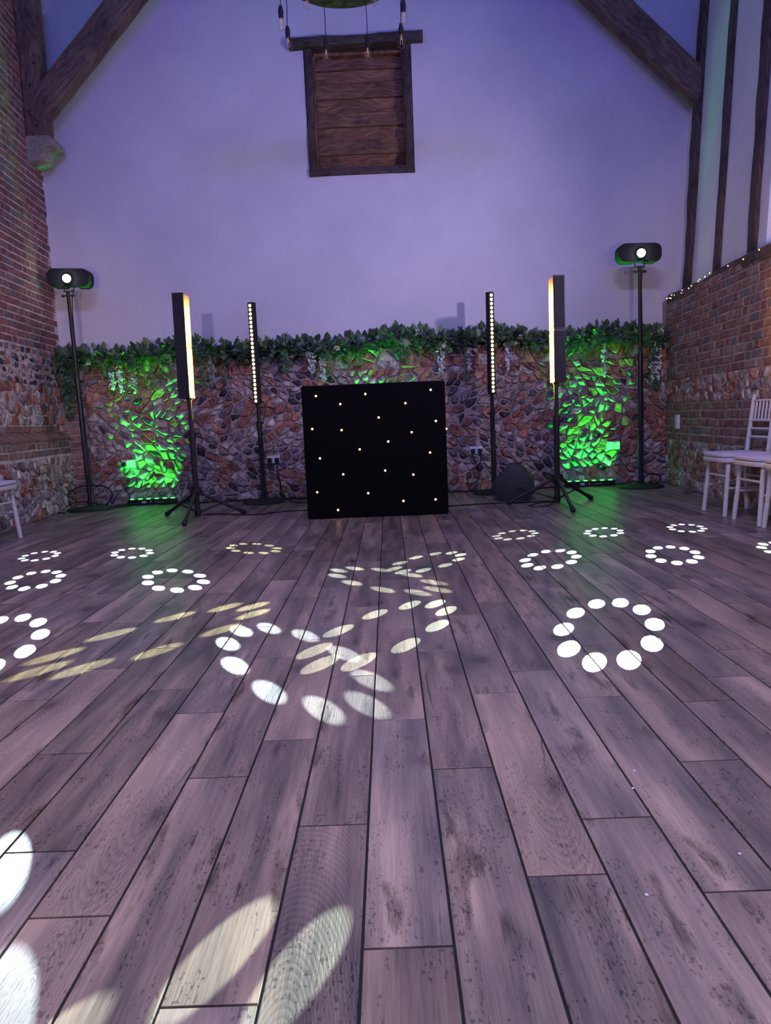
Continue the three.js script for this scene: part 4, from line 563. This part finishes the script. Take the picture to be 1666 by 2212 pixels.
// ---------------------------------------------------------------- hoop pendant
{
  const cx = -0.215, cz = -5.98, R = 0.50, Y = 4.235; const t = thing('hoop_pendant', 'green foliage covered hoop pendant with black cords and clear filament bulbs', 'pendant', [cx, Y, cz]);
  part(t, 'hoop', (() => { const g = lathe([[0, 0.01], [R - 0.03, 0], [R, 0.02], [R + 0.01, 0.05], [R - 0.02, 0.09], [0, 0.10]], 48), p = g.attributes.position; for (let i = 0; i < p.count; i++) { const k = 1 + 0.03 * (fbm(p.getX(i) * 14, p.getZ(i) * 14 + p.getY(i) * 20) - 0.5); p.setXYZ(i, p.getX(i) * k, p.getY(i), p.getZ(i) * k); } g.computeVertexNormals(); return metricUV(g, 3); })(), M.moss);
  part(t, 'suspension_rod', rod(V(0, 0.1, 0), V(0, 4.1, 0), 0.008), M.blackMatt);
  for (const [a, len] of [[-111, 0.235], [-69, 0.24], [-160, 0.27], [-22, 0.28], [165, 0.27], [18, 0.28], [120, 0.27], [60, 0.27]]) { const x = (R - 0.02) * Math.cos(a * PI / 180), z = (R - 0.02) * Math.sin(a * PI / 180);
    part(t, 'cord', tube([[x, 0.02, z], [x + 0.004, -len * 0.5, z], [x, -len, z]], 0.0035, 12, 6), M.rubber);
    const h = part(t, 'lamp_holder', lathe([[0, 0.0], [0.012, 0], [0.016, 0.02], [0.02, 0.03], [0.02, 0.055], [0.018, 0.06], [0.018, 0.08], [0, 0.08]].map(([p, q]) => [p, -q]), 16).translate(x, -len, z), M.blackMatt);
    const b = part(t, 'bulb', lathe([[0.013, -0.078], [0.014, -0.09], [0.022, -0.112], [0.029, -0.135], [0.030, -0.15], [0.026, -0.168], [0.014, -0.180], [0, -0.183]], 20).translate(x, -len, z), M.bulbGlass);
    part(b, 'filament', join([rod(V(x - 0.006, -len - 0.10, z), V(x - 0.009, -len - 0.155, z), 0.0012), rod(V(x + 0.006, -len - 0.10, z), V(x + 0.009, -len - 0.155, z), 0.0012), rod(V(x, -len - 0.08, z), V(x, -len - 0.12, z), 0.003)]), M.filament); }
}
// ---------------------------------------------------------------- unseen lamps out of view, placed to light walls and floor
for (const w of UNSEEN_WASH) { const t = thing('unseen_par_can', w.label, 'lamp', w.at); const d = V(...w.to).sub(V(...w.at)).normalize(); t.quaternion.setFromUnitVectors(V(0, 0, 1), d);
  part(t, 'can', new THREE.CylinderGeometry(0.085, 0.075, 0.16, 24, 1, true).rotateX(PI / 2).translate(0, 0, -0.085), mat({ color: rgb(0.012, 0.012, 0.012), roughness: 0.5, side: THREE.DoubleSide })); part(t, 'yoke', new THREE.TorusGeometry(0.11, 0.008, 8, 20, PI).rotateZ(PI).translate(0, 0, -0.08), M.black);
  const lens = part(t, 'lens', new THREE.CylinderGeometry(0.07, 0.07, 0.02, 24).rotateX(PI / 2).translate(0, 0, -0.012), mat({ color: rgb(0.1, 0.1, 0.1), emissive: rgb(...w.color), emissiveIntensity: 6 }));
  const s = new THREE.SpotLight(rgb(...w.color), w.cd, 0, w.angle, w.pen, 2); s.name = 'unseen_par_light'; s.castShadow = true; s.shadow.radius = w.size / 0.02; s.position.set(0, 0, 0.012 + w.size); t.add(s); t.add(s.target); s.target.position.set(0, 0, 2);
  if (w.stand) { const q = thing('unseen_lamp_stand', w.label.replace('warm par can lamp on a', 'thin black'), 'stand', [w.at[0] - d.x * 0.09, 0, w.at[2] - d.z * 0.09]); part(q, 'base_plate', lathe([[0, 0], [0.16, 0], [0.16, 0.012], [0.02, 0.02], [0, 0.02]], 24), M.blackMatt); part(q, 'pole', rod(V(0, 0.015, 0), V(0, w.at[1] - 0.135, 0), 0.012), M.black); } }
UNSEEN_FLOOD.forEach((w, i) => { const t = thing('unseen_flood_panel', ['unseen blue panel out of view on the left, lighting the upper back wall', 'unseen blue panel out of view on the right, lighting the upper back wall', 'unseen wide pink violet panel out of view overhead, lighting the floor'][i], 'lamp', w.at); t.lookAt(V(...w.to));
  part(t, 'housing', rbox(w.w + 0.06, w.h + 0.06, 0.06, 0, 0, -0.045, 0.01), M.blackMatt); part(t, 'diffuser', box(w.w, w.h, 0.01, 0, 0, -0.010), mat({ color: rgb(0.3, 0.3, 0.3), emissive: rgb(...w.color), emissiveIntensity: 2 })); part(t, 'hanger', rod(V(0, w.h / 2, -0.05), V(0, w.h / 2 + 2.6, -0.05), 0.01), M.blackMatt);
  const a = new THREE.RectAreaLight(rgb(...w.color), w.power, w.w, w.h); a.name = 'unseen_flood_light'; a.rotation.y = PI; a.position.z = 0.004; t.add(a); });

renderer.render(scene, camera);
